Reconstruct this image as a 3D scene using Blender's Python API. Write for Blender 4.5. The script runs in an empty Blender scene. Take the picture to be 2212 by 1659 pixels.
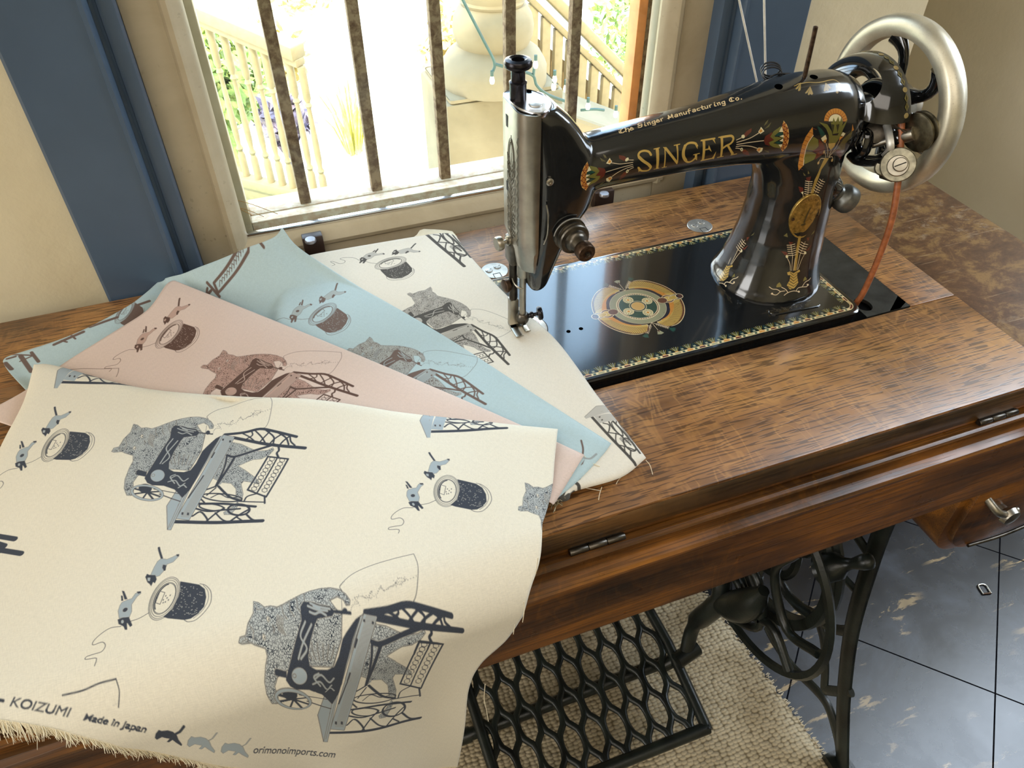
import bpy, bmesh, math, random
import numpy as np
from math import sin, cos, pi, radians, sqrt, atan2, hypot
from mathutils import Vector, Matrix
from mathutils.bvhtree import BVHTree
random.seed(7); RNG = np.random.RandomState(11)
S = bpy.context.scene; COL = S.collection
# ------------------------------------------------------------------ camera
YAW, PITCH, ROLL, FL = 0.348155880, 0.747713433, -0.00520849633, 1649.87271
CXP, CYP = 1106.0, 829.5
CAM = np.array([-0.1642, -0.4495, 1.229])
_f = np.array([sin(YAW)*cos(PITCH), cos(YAW)*cos(PITCH), -sin(PITCH)])
_r = np.cross(_f, [0, 0, 1.]); _r /= np.linalg.norm(_r); _u = np.cross(_r, _f)
_r, _u = _r*cos(ROLL)+_u*sin(ROLL), -_r*sin(ROLL)+_u*cos(ROLL)
cd = bpy.data.cameras.new('camera'); cam = bpy.data.objects.new('camera', cd); COL.objects.link(cam)
cd.sensor_width = 36; cd.lens = FL/2212*36; cd.clip_start = .02; cd.clip_end = 200
cam.matrix_world = Matrix(((_r[0], _u[0], -_f[0], CAM[0]), (_r[1], _u[1], -_f[1], CAM[1]), (_r[2], _u[2], -_f[2], CAM[2]), (0, 0, 0, 1)))
S.camera = cam
# ------------------------------------------------------------------ colour management, world, sun, lamps
S.view_settings.view_transform = 'Standard'; S.view_settings.look = 'None'
S.view_settings.exposure = 0.5; S.view_settings.gamma = 1; S.view_settings.use_curve_mapping = False
W = bpy.data.worlds.new('sky'); S.world = W; W.use_nodes = True
wn = W.node_tree.nodes; wl = W.node_tree.links; wn.clear()
wtc = wn.new('ShaderNodeTexCoord'); wsx = wn.new('ShaderNodeSeparateXYZ'); wl.new(wtc.outputs['Generated'], wsx.inputs[0])
sky = wn.new('ShaderNodeValToRGB'); wl.new(wsx.outputs['Z'], sky.inputs[0])          # hazy bright sky: warm white at the horizon, pale blue above
sky.color_ramp.elements[0].position = 0.0; sky.color_ramp.elements[0].color = (1, .93, .80, 1)
sky.color_ramp.elements[1].position = .55; sky.color_ramp.elements[1].color = (.50, .71, 1, 1)
bgd = wn.new('ShaderNodeBackground'); bgd.inputs['Strength'].default_value = 6.5
wo = wn.new('ShaderNodeOutputWorld'); wl.new(sky.outputs[0], bgd.inputs[0]); wl.new(bgd.outputs[0], wo.inputs[0])
def lamp(name, kind, loc, energy, color, size=None, aim=None, size_y=None, spread=None):
    d = bpy.data.lights.new(name, kind); d.energy = energy; d.color = color
    o = bpy.data.objects.new(name, d); COL.objects.link(o); o.location = loc
    if kind == 'AREA':
        d.shape = 'RECTANGLE' if size_y else 'SQUARE'; d.size = size
        if size_y: d.size_y = size_y
        if spread: d.spread = spread
    if aim is not None:
        o.rotation_euler = (Vector(aim)-Vector(loc)).to_track_quat('-Z', 'Y').to_euler()
    return o
sun = lamp('sun', 'SUN', (2, -3, 8), 6.0, (1, .90, .70), aim=(1.2, 0.0, 0)); sun.data.angle = radians(1)
sun.rotation_euler = Vector((.35, .75, -1.15)).to_track_quat('-Z', 'Y').to_euler()
portal = lamp('window_daylight_portal', 'AREA', (.06, .39, 1.4), 1, (1, 1, 1), .75, (.06, -2, 1.4), 1.35)
portal.data.cycles.is_portal = True
lamp('ceiling_fill', 'AREA', (-.7, -1.5, 2.62), 40, (1, .92, .82), 3.0, (-.5, -1.0, 0), 2.4)  # unseen broad warm fill from overhead, added to lift the interior
lamp('left_fill', 'AREA', (-3.05, -.6, 1.5), 30, (.97, .97, .96), 1.3, (1, .3, 1.0), 1.4)  # added unseen side fill, brightens right wall and machine; no window here
lamp('doorway_daylight', 'AREA', (1.9, -.09, 1.72), 26, (.74, .86, 1), .66, (.6, -.2, .2), 1.4)

# ------------------------------------------------------------------ helpers
def ray(px, py): return _f+(px-CXP)/FL*_r-(py-CYP)/FL*_u
def at(px, py, **k):                       # point where the line of sight through a photo pixel meets a plane x=, y= or z=
    d = ray(px, py); a, v = list(k.items())[0]; i = 'xyz'.index(a)
    return CAM+d*(v-CAM[i])/d[i]
def px_of(p):
    v = np.array(p)-CAM; z = v@_f; return (CXP+FL*(v@_r)/z, CYP-FL*(v@_u)/z)
def tag(o, label=None, cat=None, group=None, kind=None):
    if label: o['label'] = label
    if cat: o['category'] = cat
    if group: o['group'] = group
    if kind: o['kind'] = kind
    return o
def empty(name, loc, label=None, cat=None, group=None):
    o = bpy.data.objects.new(name, None); COL.objects.link(o); o.location = loc; o.empty_display_size = .05
    return tag(o, label, cat, group)
class MB:
    def __init__(s): s.v = []; s.f = []; s.m = []
    def add(s, v, f, m=0):
        b = len(s.v); s.v += [tuple(map(float, p)) for p in v]; s.f += [tuple(b+i for i in q) for q in f]; s.m += [m]*len(f); return s
    def box(s, a, b, m=0):
        x0, y0, z0 = a; x1, y1, z1 = b
        return s.add([(x0,y0,z0),(x1,y0,z0),(x1,y1,z0),(x0,y1,z0),(x0,y0,z1),(x1,y0,z1),(x1,y1,z1),(x0,y1,z1)],
                     [(0,3,2,1),(4,5,6,7),(0,1,5,4),(1,2,6,5),(2,3,7,6),(3,0,4,7)], m)
    def loft(s, rings, cap=True, m=0, closed=True):
        n = len(rings[0]); v = [p for r in rings for p in r]; f = []
        for i in range(len(rings)-1):
            for j in range(n if closed else n-1):
                k = (j+1) % n; f.append((i*n+j, i*n+k, (i+1)*n+k, (i+1)*n+j))
        if cap and closed: f.append(tuple(range(n-1, -1, -1))); f.append(tuple((len(rings)-1)*n+i for i in range(n)))
        return s.add(v, f, m)
    def tube(s, path, rad, n=12, m=0, cap=True, flat=1.0, up=None):
        path = [Vector(p) for p in path]
        if not hasattr(rad, '__len__'): rad = [rad]*len(path)
        rings = []; prev = None
        for i, p in enumerate(path):
            t = (path[min(i+1, len(path)-1)]-path[max(i-1, 0)]).normalized()
            if prev is None:
                a = Vector(up) if up else (Vector((0, 0, 1)) if abs(t.z) < .9 else Vector((0, 1, 0)))
            else: a = prev
            a = (a-t*a.dot(t)).normalized(); prev = a; b = t.cross(a)
            rings.append([p+(a*cos(2*pi*j/n)*flat+b*sin(2*pi*j/n))*rad[i] for j in range(n)])
        return s.loft(rings, cap, m)
    def lathe(s, prof, o=(0, 0, 0), axis=(0, 0, 1), n=32, m=0, a0=0, a1=2*pi):
        ax = Vector(axis).normalized(); e = Vector((0, 0, 1)) if abs(ax.z) < .9 else Vector((1, 0, 0))
        e = (e-ax*e.dot(ax)).normalized(); g = ax.cross(e); o = Vector(o); full = abs(a1-a0-2*pi) < 1e-6
        nn = n if full else n+1; v = []
        for r, h in prof:
            for j in range(nn):
                a = a0+(a1-a0)*j/n; v.append(o+ax*h+(e*cos(a)+g*sin(a))*r)
        f = []
        for i in range(len(prof)-1):
            for j in range(n):
                k = (j+1) % nn; f.append((i*nn+j, i*nn+k, (i+1)*nn+k, (i+1)*nn+j))
        if full:
            shut = prof[0] == prof[-1]
            if prof[0][0] > 1e-6 and not shut: f.append(tuple(range(nn-1, -1, -1)))
            if prof[-1][0] > 1e-6 and not shut: f.append(tuple((len(prof)-1)*nn+i for i in range(nn)))
        return s.add(v, f, m)
    def prism(s, poly, a, b, axis='x', m=0):       # poly of 2D points extruded between a and b along an axis
        def P(q, t): return {'x': (t, q[0], q[1]), 'y': (q[0], t, q[1]), 'z': (q[0], q[1], t)}[axis]
        n = len(poly); v = [P(q, a) for q in poly]+[P(q, b) for q in poly]
        f = [(i, (i+1) % n, n+(i+1) % n, n+i) for i in range(n)]+[tuple(range(n-1, -1, -1)), tuple(range(n, 2*n))]
        return s.add(v, f, m)
    def obj(s, name, mats, parent=None, smooth=35, bevel=0, seg=2, shift=True):
        me = bpy.data.meshes.new(name)
        o = bpy.data.objects.new(name, me); COL.objects.link(o)
        off = Vector((0, 0, 0))
        if parent is not None:
            o.parent = parent; p = parent
            while p is not None: off += Vector(p.location); p = p.parent
        elif s.v:                                   # origin of a one-mesh thing at its base
            xs, ys, zs = zip(*s.v); off = Vector(((min(xs)+max(xs))/2, (min(ys)+max(ys))/2, min(zs))); o.location = off
        me.from_pydata([(x-off.x, y-off.y, z-off.z) for x, y, z in s.v], [], s.f)
        if not isinstance(mats, (list, tuple)): mats = [mats]
        for m_ in mats: me.materials.append(m_)
        if len(mats) > 1: me.polygons.foreach_set('material_index', s.m)
        bm = bmesh.new(); bm.from_mesh(me)
        bmesh.ops.recalc_face_normals(bm, faces=bm.faces)
        if bevel:
            ed = [e for e in bm.edges if len(e.link_faces) == 2 and e.calc_face_angle(0) > radians(40)]
            bmesh.ops.bevel(bm, geom=ed, offset=bevel, segments=seg, profile=.5, affect='EDGES')
        bm.to_mesh(me); bm.free()
        if smooth: me.shade_smooth(); me.set_sharp_from_angle(angle=radians(smooth))
        return o
def cr(pts, n=8):                                   # Catmull-Rom through points
    P = [np.array(p, float) for p in pts]; P = [2*P[0]-P[1]]+P+[2*P[-1]-P[-2]]; out = []
    for i in range(1, len(P)-2):
        a, b, c, d = P[i-1:i+3]
        for k in range(n):
            t = k/n; out.append(.5*((2*b)+(c-a)*t+(2*a-5*b+4*c-d)*t*t+(3*b-a-3*c+d)*t**3))
    out.append(P[-2]); return out
def box(name, a, b, m, parent=None, bevel=.001, **k): return MB().box(a, b).obj(name, m, parent, bevel=bevel, **k)
def struct(o): o['kind'] = 'structure'; return o

# ------------------------------------------------------------------ materials
class NT:
    def __init__(s, name):
        s.m = bpy.data.materials.new(name); s.m.use_nodes = True; s.t = s.m.node_tree; s.n = s.t.nodes; s.l = s.t.links
        s.n.clear(); s.out = s.n.new('ShaderNodeOutputMaterial'); s.b = s.n.new('ShaderNodeBsdfPrincipled'); s.l.new(s.b.outputs[0], s.out.inputs[0])
        s.tc = s.n.new('ShaderNodeTexCoord')
    def new(s, t, **k):
        x = s.n.new(t)
        for a, b in k.items(): setattr(x, a, b)
        return x
    def link(s, a, b): s.l.new(a, b)
    def val(s, inp, v):
        if hasattr(v, 'is_output') or isinstance(v, bpy.types.NodeSocket): s.l.new(v, inp)
        else: inp.default_value = v
    def map(s, scale=(1, 1, 1), rot=(0, 0, 0), loc=(0, 0, 0), src='Object'):
        m = s.new('ShaderNodeMapping'); s.link(s.tc.outputs[src] if isinstance(src, str) else src, m.inputs[0])
        m.inputs['Scale'].default_value = scale; m.inputs['Rotation'].default_value = rot; m.inputs['Location'].default_value = loc
        return m.outputs[0]
    def noise(s, vec, scale=1, detail=4, rough=.55, dist=0):
        x = s.new('ShaderNodeTexNoise'); s.link(vec, x.inputs['Vector']); x.inputs['Scale'].default_value = scale
        x.inputs['Detail'].default_value = detail; x.inputs['Roughness'].default_value = rough; x.inputs['Distortion'].default_value = dist
        return x.outputs['Fac']
    def ramp(s, fac, stops, interp='LINEAR'):
        x = s.new('ShaderNodeValToRGB'); s.link(fac, x.inputs[0]); r = x.color_ramp; r.interpolation = interp
        while len(r.elements) < len(stops): r.elements.new(.5)
        for e, (p, c) in zip(r.elements, stops):
            e.position = p; e.color = c if len(c) == 4 else (*c, 1)
        return x.outputs[0]
    def mix(s, fac, a, b, mode='MIX'):
        x = s.new('ShaderNodeMix', data_type='RGBA', blend_type=mode, clamp_result=True)
        s.val(x.inputs[0], fac)
        for i, v in ((6, a), (7, b)):
            if isinstance(v, tuple) and len(v) == 3: v = (*v, 1)
            s.val(x.inputs[i], v)
        return x.outputs[2]
    def math(s, op, a, b=None, c=None, clamp=False):
        x = s.new('ShaderNodeMath', operation=op, use_clamp=clamp); s.val(x.inputs[0], a)
        if b is not None: s.val(x.inputs[1], b)
        if c is not None: s.val(x.inputs[2], c)
        return x.outputs[0]
    def bump(s, h, strength=.3, dist=.001):
        x = s.new('ShaderNodeBump'); s.link(h, x.inputs['Height']); x.inputs['Strength'].default_value = strength
        x.inputs['Distance'].default_value = dist; s.link(x.outputs[0], s.b.inputs['Normal']); return x
    def set(s, **k):
        N = {'col': 'Base Color', 'rough': 'Roughness', 'metal': 'Metallic', 'spec': 'Specular IOR Level', 'coat': 'Coat Weight', 'coatr': 'Coat Roughness', 'sheen': 'Sheen Weight', 'alpha': 'Alpha', 'trans': 'Transmission Weight', 'em': 'Emission Color', 'ems': 'Emission Strength'}
        for a, v in k.items():
            if isinstance(v, tuple) and len(v) == 3: v = (*v, 1)
            s.val(s.b.inputs[N[a]], v)
        return s
def srgb(h):
    c = [int(h[i:i+2], 16)/255 for i in (0, 2, 4)]
    return tuple(x/12.92 if x < .04045 else ((x+.055)/1.055)**2.4 for x in c)
def simple(name, col, rough=.5, metal=0, var=.15, scale=40, bump=0, bscale=200, **k):
    t = NT(name); v = t.map(); n = t.noise(v, scale, 4)
    d = tuple(max(0, c*(1-var*1.6)) for c in col); e = tuple(min(1, c*(1+var)) for c in col)
    t.set(col=t.ramp(n, [(.3, d), (.7, e)]), rough=rough, metal=metal, **k)
    if bump: t.bump(t.noise(v, bscale, 3), bump)
    return t.m
def m_oak(name, base, dark, light, rough=.33, seed=0, fleck=.55, coat=.25, pl=1.0, pore=.72):
    t = NT(name); v = t.map(loc=(seed, seed*.7, 0))
    # broad figure
    fig = t.noise(t.map((5, 26, 26), loc=(seed, 0, 0)), 1, 4, .6, .4)
    col = t.ramp(fig, [(.28, dark), (.5, base), (.72, light)])
    # pale ray flecks crossing the grain
    rn = t.noise(t.map((30, 9, 9), rot=(0, 0, .28), loc=(seed*3, 1, 0)), 1, 2, .5, 2.2)
    rm = t.ramp(rn, [(.455, (0, 0, 0)), (.485, (1, 1, 1)), (.505, (1, 1, 1)), (.535, (0, 0, 0))])
    gate = t.ramp(t.noise(t.map((6, 9, 9), loc=(seed, 2, 1)), 1, 3), [(.40, (0, 0, 0)), (.60, (1, 1, 1))])
    rf = t.math('MULTIPLY', t.math('MULTIPLY', rm, gate), fleck)
    sh = t.ramp(t.noise(t.map((16, 7, 7), rot=(0, 0, .2), loc=(seed+2, 4, 0)), 1, 4, .6, .8), [(.42, (0, 0, 0)), (.62, (1, 1, 1))])
    col = t.mix(t.math('MULTIPLY', sh, .32*fleck), col, tuple(c*.55 for c in dark))
    col = t.mix(rf, col, tuple(min(1, c*1.3) for c in light))
    # short dark pore strokes along the grain
    pn = t.noise(t.map((44/pl, 600, 600), loc=(seed, seed, 0)), 1, 0, .4)
    pm = t.ramp(pn, [(.56, (0, 0, 0)), (.60, (1, 1, 1))])
    pn2 = t.noise(t.map((30/pl, 210, 210), loc=(seed, 5, 0)), 1, 3, .6)
    pm2 = t.ramp(pn2, [(.45, (0, 0, 0)), (.7, (1, 1, 1))])
    col = t.mix(t.math('MULTIPLY', pm2, .18), col, dark)
    col = t.mix(t.math('MULTIPLY', t.math('MULTIPLY', pm, pore), t.math('SUBTRACT', 1.0, t.math('MULTIPLY', rf, .8))), col, tuple(c*.42 for c in dark))
    # knocks and grime
    g = t.ramp(t.noise(v, 7, 5, .65), [(.35, (.72, .72, .72)), (.6, (1, 1, 1))])
    col = t.mix(1.0, col, g, 'MULTIPLY')
    t.set(col=col, rough=t.ramp(t.noise(v, 30, 3), [(.3, (rough-.05,)*3), (.7, (rough+.14,)*3)]), coat=coat, coatr=.28, spec=.45)
    t.bump(t.math('SUBTRACT', 0.0, pm), .25, .0004)
    return t.m
M = {}
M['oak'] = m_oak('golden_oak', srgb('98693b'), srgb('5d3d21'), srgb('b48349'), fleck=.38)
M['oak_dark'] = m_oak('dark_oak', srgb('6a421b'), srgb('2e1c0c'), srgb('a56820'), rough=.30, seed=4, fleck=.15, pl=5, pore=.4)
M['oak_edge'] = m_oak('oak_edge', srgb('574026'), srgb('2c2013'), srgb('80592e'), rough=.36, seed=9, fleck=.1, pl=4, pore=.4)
def m_leaf():
    t = NT('worn_stained_leaf'); v = t.map()
    a = t.noise(t.map((22, 30, 22)), 1, 9, .78, .3)
    col = t.ramp(a, [(.32, srgb('3e2a1b')), (.48, srgb('5e422b')), (.58, srgb('86683f')), (.72, srgb('6b4d31'))])
    b = t.noise(t.map((45, 75, 45), rot=(0, 0, .5)), 1, 8, .75, .3)
    wear = t.ramp(b, [(.54, (0, 0, 0)), (.62, (1, 1, 1))]); gate = t.ramp(t.noise(t.map((7, 7, 7), loc=(3, 1, 0)), 1, 3), [(.45, (0, 0, 0)), (.62, (1, 1, 1))])
    col = t.mix(t.math('MULTIPLY', t.math('MULTIPLY', wear, gate), .6), col, srgb('a3937c'))
    sc = t.ramp(t.noise(t.map((12, 400, 12), rot=(0, 0, -.6)), 1, 2), [(.66, (0, 0, 0)), (.70, (1, 1, 1))])
    col = t.mix(t.math('MULTIPLY', sc, .35), col, srgb('b09a7c'))
    t.set(col=col, rough=.42, spec=.4, coat=.1, coatr=.3); t.bump(b, .15, .0006); return t.m
M['leaf'] = m_leaf()
M['enamel'] = simple('black_enamel', (.006, .0065, .007), .13, var=.3, scale=300, spec=.6, coat=.8, coatr=.06)
M['iron'] = simple('black_cast_iron', (.010, .0135, .011), .34, var=.5, scale=25, bump=.25, bscale=260, spec=.5)
M['steel'] = simple('worn_nickel', (.56, .54, .49), .42, .75, .25, 60, bump=.05, bscale=400)
M['steel_dark'] = simple('tarnished_steel', (.13, .115, .095), .36, 1, .35, 90, bump=.08)
M['steel_old'] = simple('dull_old_nickel', (.40, .37, .31), .34, 1, .14, 70, bump=.05)
M['pin'] = simple('rusty_brown_steel', (.09, .055, .035), .38, .8, .4, 300)
M['brass'] = simple('aged_brass', (.50, .33, .09), .34, .85, .35, 260, bump=.15, bscale=700)
M['leather'] = simple('tan_leather', srgb('9a5a34'), .42, 0, .25, 180, bump=.2, bscale=500)
M['hole'] = simple('drilled_hole_dark', (.0008, .0008, .0008), .9, spec=0.0)
M['felt'] = simple('dark_rubber', (.012, .012, .012), .6)
def m_rim():
    t = NT('pitted_nickel_rim'); v = t.map()
    a = t.noise(v, 30, 5, .6); col = t.ramp(a, [(.3, (.50, .46, .35)), (.7, (.74, .70, .57))])
    p = t.ramp(t.noise(v, 1300, 2, .5), [(.66, (0, 0, 0)), (.72, (1, 1, 1))])
    col = t.mix(t.math('MULTIPLY', p, .55), col, (.10, .08, .05))
    t.set(col=col, metal=.75, rough=t.ramp(a, [(.3, (.34,)*3), (.7, (.46,)*3)])); return t.m
M['rim'] = m_rim()
def m_wall(name, c, d):
    t = NT(name); v = t.map(); n = t.noise(v, 3.2, 5, .6, .3)
    t.set(col=t.ramp(n, [(.3, d), (.65, c)]), rough=.72, spec=.25); t.bump(t.noise(v, 26, 5, .6), .35, .004); return t.m
M['wall'] = m_wall('cream_plaster', srgb('dfd3b4'), srgb('d0c4a4'))
M['wall_r'] = m_wall('beige_plaster', srgb('ebe3cf'), srgb('e0d7c1'))
M['ceil'] = m_wall('ceiling_paint', srgb('e8e2d2'), srgb('ddd6c4'))
M['blue'] = simple('slate_blue_gloss_paint', srgb('48586a'), .36, 0, .06, 12, bump=.12, bscale=90, spec=.5)
def m_sash():
    t = NT('aged_cream_sash_paint'); v = t.map(); n = t.noise(v, 8, 6, .65, .4)
    col = t.ramp(n, [(.3, srgb('a8997c')), (.6, srgb('bcae92'))])
    s_ = t.ramp(t.noise(v, 170, 3, .6), [(.64, (0, 0, 0)), (.70, (1, 1, 1))]); g = t.ramp(t.noise(v, 9, 4), [(.45, (0, 0, 0)), (.7, (1, 1, 1))])
    col = t.mix(t.math('MULTIPLY', t.math('MULTIPLY', s_, g), .5), col, srgb('6b5c46'))
    t.set(col=col, rough=.45, spec=.35); t.bump(n, .2, .001); return t.m
M['sash'] = m_sash()
def m_rust(name, a, b):
    t = NT(name); v = t.map(); n = t.noise(v, 95, 5, .65, .3)
    t.set(col=t.ramp(n, [(.38, a), (.5, tuple((x+y)/2 for x, y in zip(a, b))), (.58, b)]), rough=.7, spec=.2); t.bump(n, .3, .001); return t.m
M['bar'] = m_rust('rust_mottled_bar_paint', srgb('5a432f'), srgb('8d785e'))
M['sill'] = m_rust('rust_stained_white_paint', srgb('b49a80'), srgb('c6b9a2'))
M['alu'] = simple('bright_aluminium', (.85, .87, .9), .2, 1, .05)
M['black'] = simple('matt_black_metal', (.012, .012, .013), .4)
M['latchb'] = simple('dark_brown_latch', srgb('3a2a22'), .45)
M['latchm'] = simple('brushed_latch_metal', (.35, .34, .36), .35, .8)
def m_glass():
    t = NT('window_glass'); t.n.remove(t.b)
    tr = t.new('ShaderNodeBsdfTransparent'); tr.inputs[0].default_value = (.93, .95, .93, 1); g = t.new('ShaderNodeBsdfGlossy'); g.inputs['Roughness'].default_value = .02
    fr = t.new('ShaderNodeFresnel'); fr.inputs[0].default_value = 1.35; mx = t.new('ShaderNodeMixShader')
    t.link(fr.outputs[0], mx.inputs[0]); t.link(tr.outputs[0], mx.inputs[1]); t.link(g.outputs[0], mx.inputs[2]); t.link(mx.outputs[0], t.out.inputs[0]); return t.m
M['glass'] = m_glass()
def m_floor():
    t = NT('black_marbled_linoleum'); v = t.map()
    n = t.noise(t.map((6, 6, 6)), 1, 7, .66, .5)
    col = t.ramp(n, [(.3, srgb('101217')), (.55, srgb('1f2229')), (.72, srgb('333944'))])
    s_ = t.noise(t.map((9, 34, 20), rot=(0, 0, .9)), 1, 6, .62, .5)
    sm = t.ramp(s_, [(.59, (0, 0, 0)), (.63, (1, 1, 1))]); gate = t.ramp(t.noise(t.map((5, 5, 5), loc=(.3, .8, 0)), 1, 3), [(.46, (0, 0, 0)), (.6, (1, 1, 1))])
    col = t.mix(t.math('MULTIPLY', t.math('MULTIPLY', sm, gate), .85), col, srgb('a58f68'))
    # joints between 305 mm tiles laid at 45 degrees
    vm = t.new('ShaderNodeVectorMath', operation='SUBTRACT'); t.link(t.new('ShaderNodeNewGeometry').outputs['Position'], vm.inputs[0]); vm.inputs[1].default_value = (.7746, -.1822, 0)
    rot = t.new('ShaderNodeVectorRotate', rotation_type='Z_AXIS'); t.link(vm.outputs[0], rot.inputs[0]); rot.inputs['Angle'].default_value = radians(-43.6)
    sx = t.new('ShaderNodeSeparateXYZ'); t.link(rot.outputs[0], sx.inputs[0]); ms = []
    for k in (0, 1):
        p = t.math('PINGPONG', sx.outputs[k], .1525); ms.append(t.math('LESS_THAN', p, .0013))
    j = t.math('MAXIMUM', ms[0], ms[1]); col = t.mix(t.math('MULTIPLY', j, .9), col, (.004, .004, .005))
    t.set(col=col, rough=t.ramp(n, [(.3, (.20,)*3), (.7, (.34,)*3)]), spec=t.math('SUBTRACT', .6, t.math('MULTIPLY', j, .6))); t.bump(t.noise(v, 60, 4), .08, .001); return t.m
M['floor'] = m_floor()
def m_rug():
    t = NT('woven_cream_cotton'); v = t.map()
    # distort the weave a little
    nd = t.new('ShaderNodeTexNoise'); t.link(v, nd.inputs[0]); nd.inputs['Scale'].default_value = 45; nd.inputs['Detail'].default_value = 2
    mx = t.new('ShaderNodeVectorMath', operation='MULTIPLY_ADD'); t.link(nd.outputs['Color'], mx.inputs[0]); mx.inputs[1].default_value = (.0035,)*3; t.link(v, mx.inputs[2])
    vr = t.new('ShaderNodeTexVoronoi', feature='F1'); mp = t.map((110, 165, 30), src=mx.outputs[0]); t.link(mp, vr.inputs['Vector']); vr.inputs['Scale'].default_value = 1; vr.inputs['Randomness'].default_value = .45
    big = t.noise(v, 9, 5, .6); col = t.ramp(big, [(.3, srgb('a8987a')), (.7, srgb('c9bca0'))])
    gap = t.ramp(vr.outputs['Distance'], [(.42, (1, 1, 1)), (.7, (.35, .32, .27))]); col = t.mix(1.0, col, gap, 'MULTIPLY')
    sp = t.ramp(t.noise(v, 60, 2), [(.72, (0, 0, 0)), (.76, (1, 1, 1))]); col = t.mix(t.math('MULTIPLY', sp, .25), col, srgb('9c8a58'))
    t.set(col=col, rough=.9, spec=.1, sheen=.2); t.bump(t.math('SUBTRACT', 1.0, vr.outputs['Distance']), 1.0, .004); return t.m
M['rug'] = m_rug()
# ------------------------------------------------------------------ drawn artwork (prints and decals painted into arrays)
class Canvas:
    def __init__(s, x0, y0, x1, y1, ppm, ch=4):
        s.x0, s.y0, s.x1, s.y1, s.k = x0, y0, x1, y1, ppm
        s.w = int((x1-x0)*ppm); s.h = int((y1-y0)*ppm); s.a = np.zeros((s.h, s.w, ch), np.float32); s.un = 1.0
    def px(s, P):
        P = np.asarray(P, float); return np.stack([(P[:, 0]-s.x0)*s.k, (P[:, 1]-s.y0)*s.k], 1)
    def paint(s, X0, Y0, cov, col):
        h, w = cov.shape; reg = s.a[Y0:Y0+h, X0:X0+w]; c = cov[..., None]
        reg[:] = reg*(1-c)+np.array(col, np.float32)*c
    def fill(s, P, col):
        if P is None or len(P) < 3: return
        q = s.px(P); X0 = max(0, int(q[:, 0].min())-1); X1 = min(s.w, int(q[:, 0].max())+2); Y0 = max(0, int(q[:, 1].min())-1); Y1 = min(s.h, int(q[:, 1].max())+2)
        if X1 <= X0 or Y1 <= Y0: return
        ss = 3; xs = X0+(np.arange((X1-X0)*ss)+.5)/ss; ys = Y0+(np.arange((Y1-Y0)*ss)+.5)/ss
        ins = np.zeros((len(ys), len(xs)), bool); n = len(q)
        for i in range(n):
            a, b = q[i], q[(i+1) % n]
            if a[1] == b[1]: continue
            m = (ys >= min(a[1], b[1])) & (ys < max(a[1], b[1]))
            if not m.any(): continue
            xc = a[0]+(ys[m]-a[1])*(b[0]-a[0])/(b[1]-a[1]); ins[m] ^= xs[None, :] < xc[:, None]
        cov = ins.reshape(Y1-Y0, ss, X1-X0, ss).mean((1, 3)).astype(np.float32); s.paint(X0, Y0, cov, col)
    def stroke(s, P, wd, col):
        if P is None or len(P) < 2: return
        q = s.px(P); r = wd*s.k/2; r_ = max(r, .45); g = min(1, r/.45)
        X0 = max(0, int(q[:, 0].min()-r_-2)); X1 = min(s.w, int(q[:, 0].max()+r_+3)); Y0 = max(0, int(q[:, 1].min()-r_-2)); Y1 = min(s.h, int(q[:, 1].max()+r_+3))
        if X1 <= X0 or Y1 <= Y0: return
        D = np.full((Y1-Y0, X1-X0), 1e9, np.float32)
        for a, b in zip(q[:-1], q[1:]):
            x0 = max(X0, int(min(a[0], b[0])-r_-2)); x1 = min(X1, int(max(a[0], b[0])+r_+3)); y0 = max(Y0, int(min(a[1], b[1])-r_-2)); y1 = min(Y1, int(max(a[1], b[1])+r_+3))
            if x1 <= x0 or y1 <= y0: continue
            gx, gy = np.meshgrid(np.arange(x0, x1)+.5, np.arange(y0, y1)+.5); d = b-a; L = max(1e-9, d@d)
            t = np.clip(((gx-a[0])*d[0]+(gy-a[1])*d[1])/L, 0, 1); dist = np.hypot(gx-a[0]-t*d[0], gy-a[1]-t*d[1])
            v = D[y0-Y0:y1-Y0, x0-X0:x1-X0]; np.minimum(v, dist, out=v)
        s.paint(X0, Y0, np.clip(r_+.5-D, 0, 1)*g, col)
    def image(s, name):
        im = bpy.data.images.new(name, s.w, s.h, alpha=True, float_buffer=True, is_data=True)
        b = s.a.copy(); b[..., :3] /= np.maximum(b[..., 3:], 1e-3)*s.un+(1-s.un); im.pixels.foreach_set(b.ravel()); im.update(); return im
def affine(src, dst):                               # 2 points: similarity; 3 or more: least-squares affine
    src = np.array(src, float); dst = np.array(dst, float)
    if len(src) == 2:
        z = complex(*(dst[1]-dst[0])*[1, 1])/complex(src[1][0]-src[0][0], -(src[1][1]-src[0][1]))
        def F(P):
            P = np.asarray(P, float)-src[0]; c = (P[:, 0]-1j*P[:, 1])*z; return np.stack([c.real+dst[0][0], c.imag+dst[0][1]], 1)
        F.k = abs(z); return F
    A = np.c_[src, np.ones(len(src))]; X = np.linalg.lstsq(A, dst, rcond=None)[0]
    def F(P): P = np.asarray(P, float); return np.c_[P, np.ones(len(P))]@X
    F.k = sqrt(abs(np.linalg.det(X[:2]))); return F
def ell(cx, cy, rx, ry, rot=0, n=40, a0=0, a1=360):
    out = []
    for i in range(n+1):
        a = radians(a0+(a1-a0)*i/n); x, y = rx*cos(a), ry*sin(a); c, s_ = cos(radians(rot)), sin(radians(rot)); out.append((cx+x*c-y*s_, cy+x*s_+y*c))
    return out
INK, WASH, CELL, BARE = (1, 0, 0, 1), (0, 1, 0, 1), (0, 0, 1, 1), (0, 0, 0, 1)
def sm(P, n=5): return [tuple(p) for p in cr(P, n)]
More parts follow.
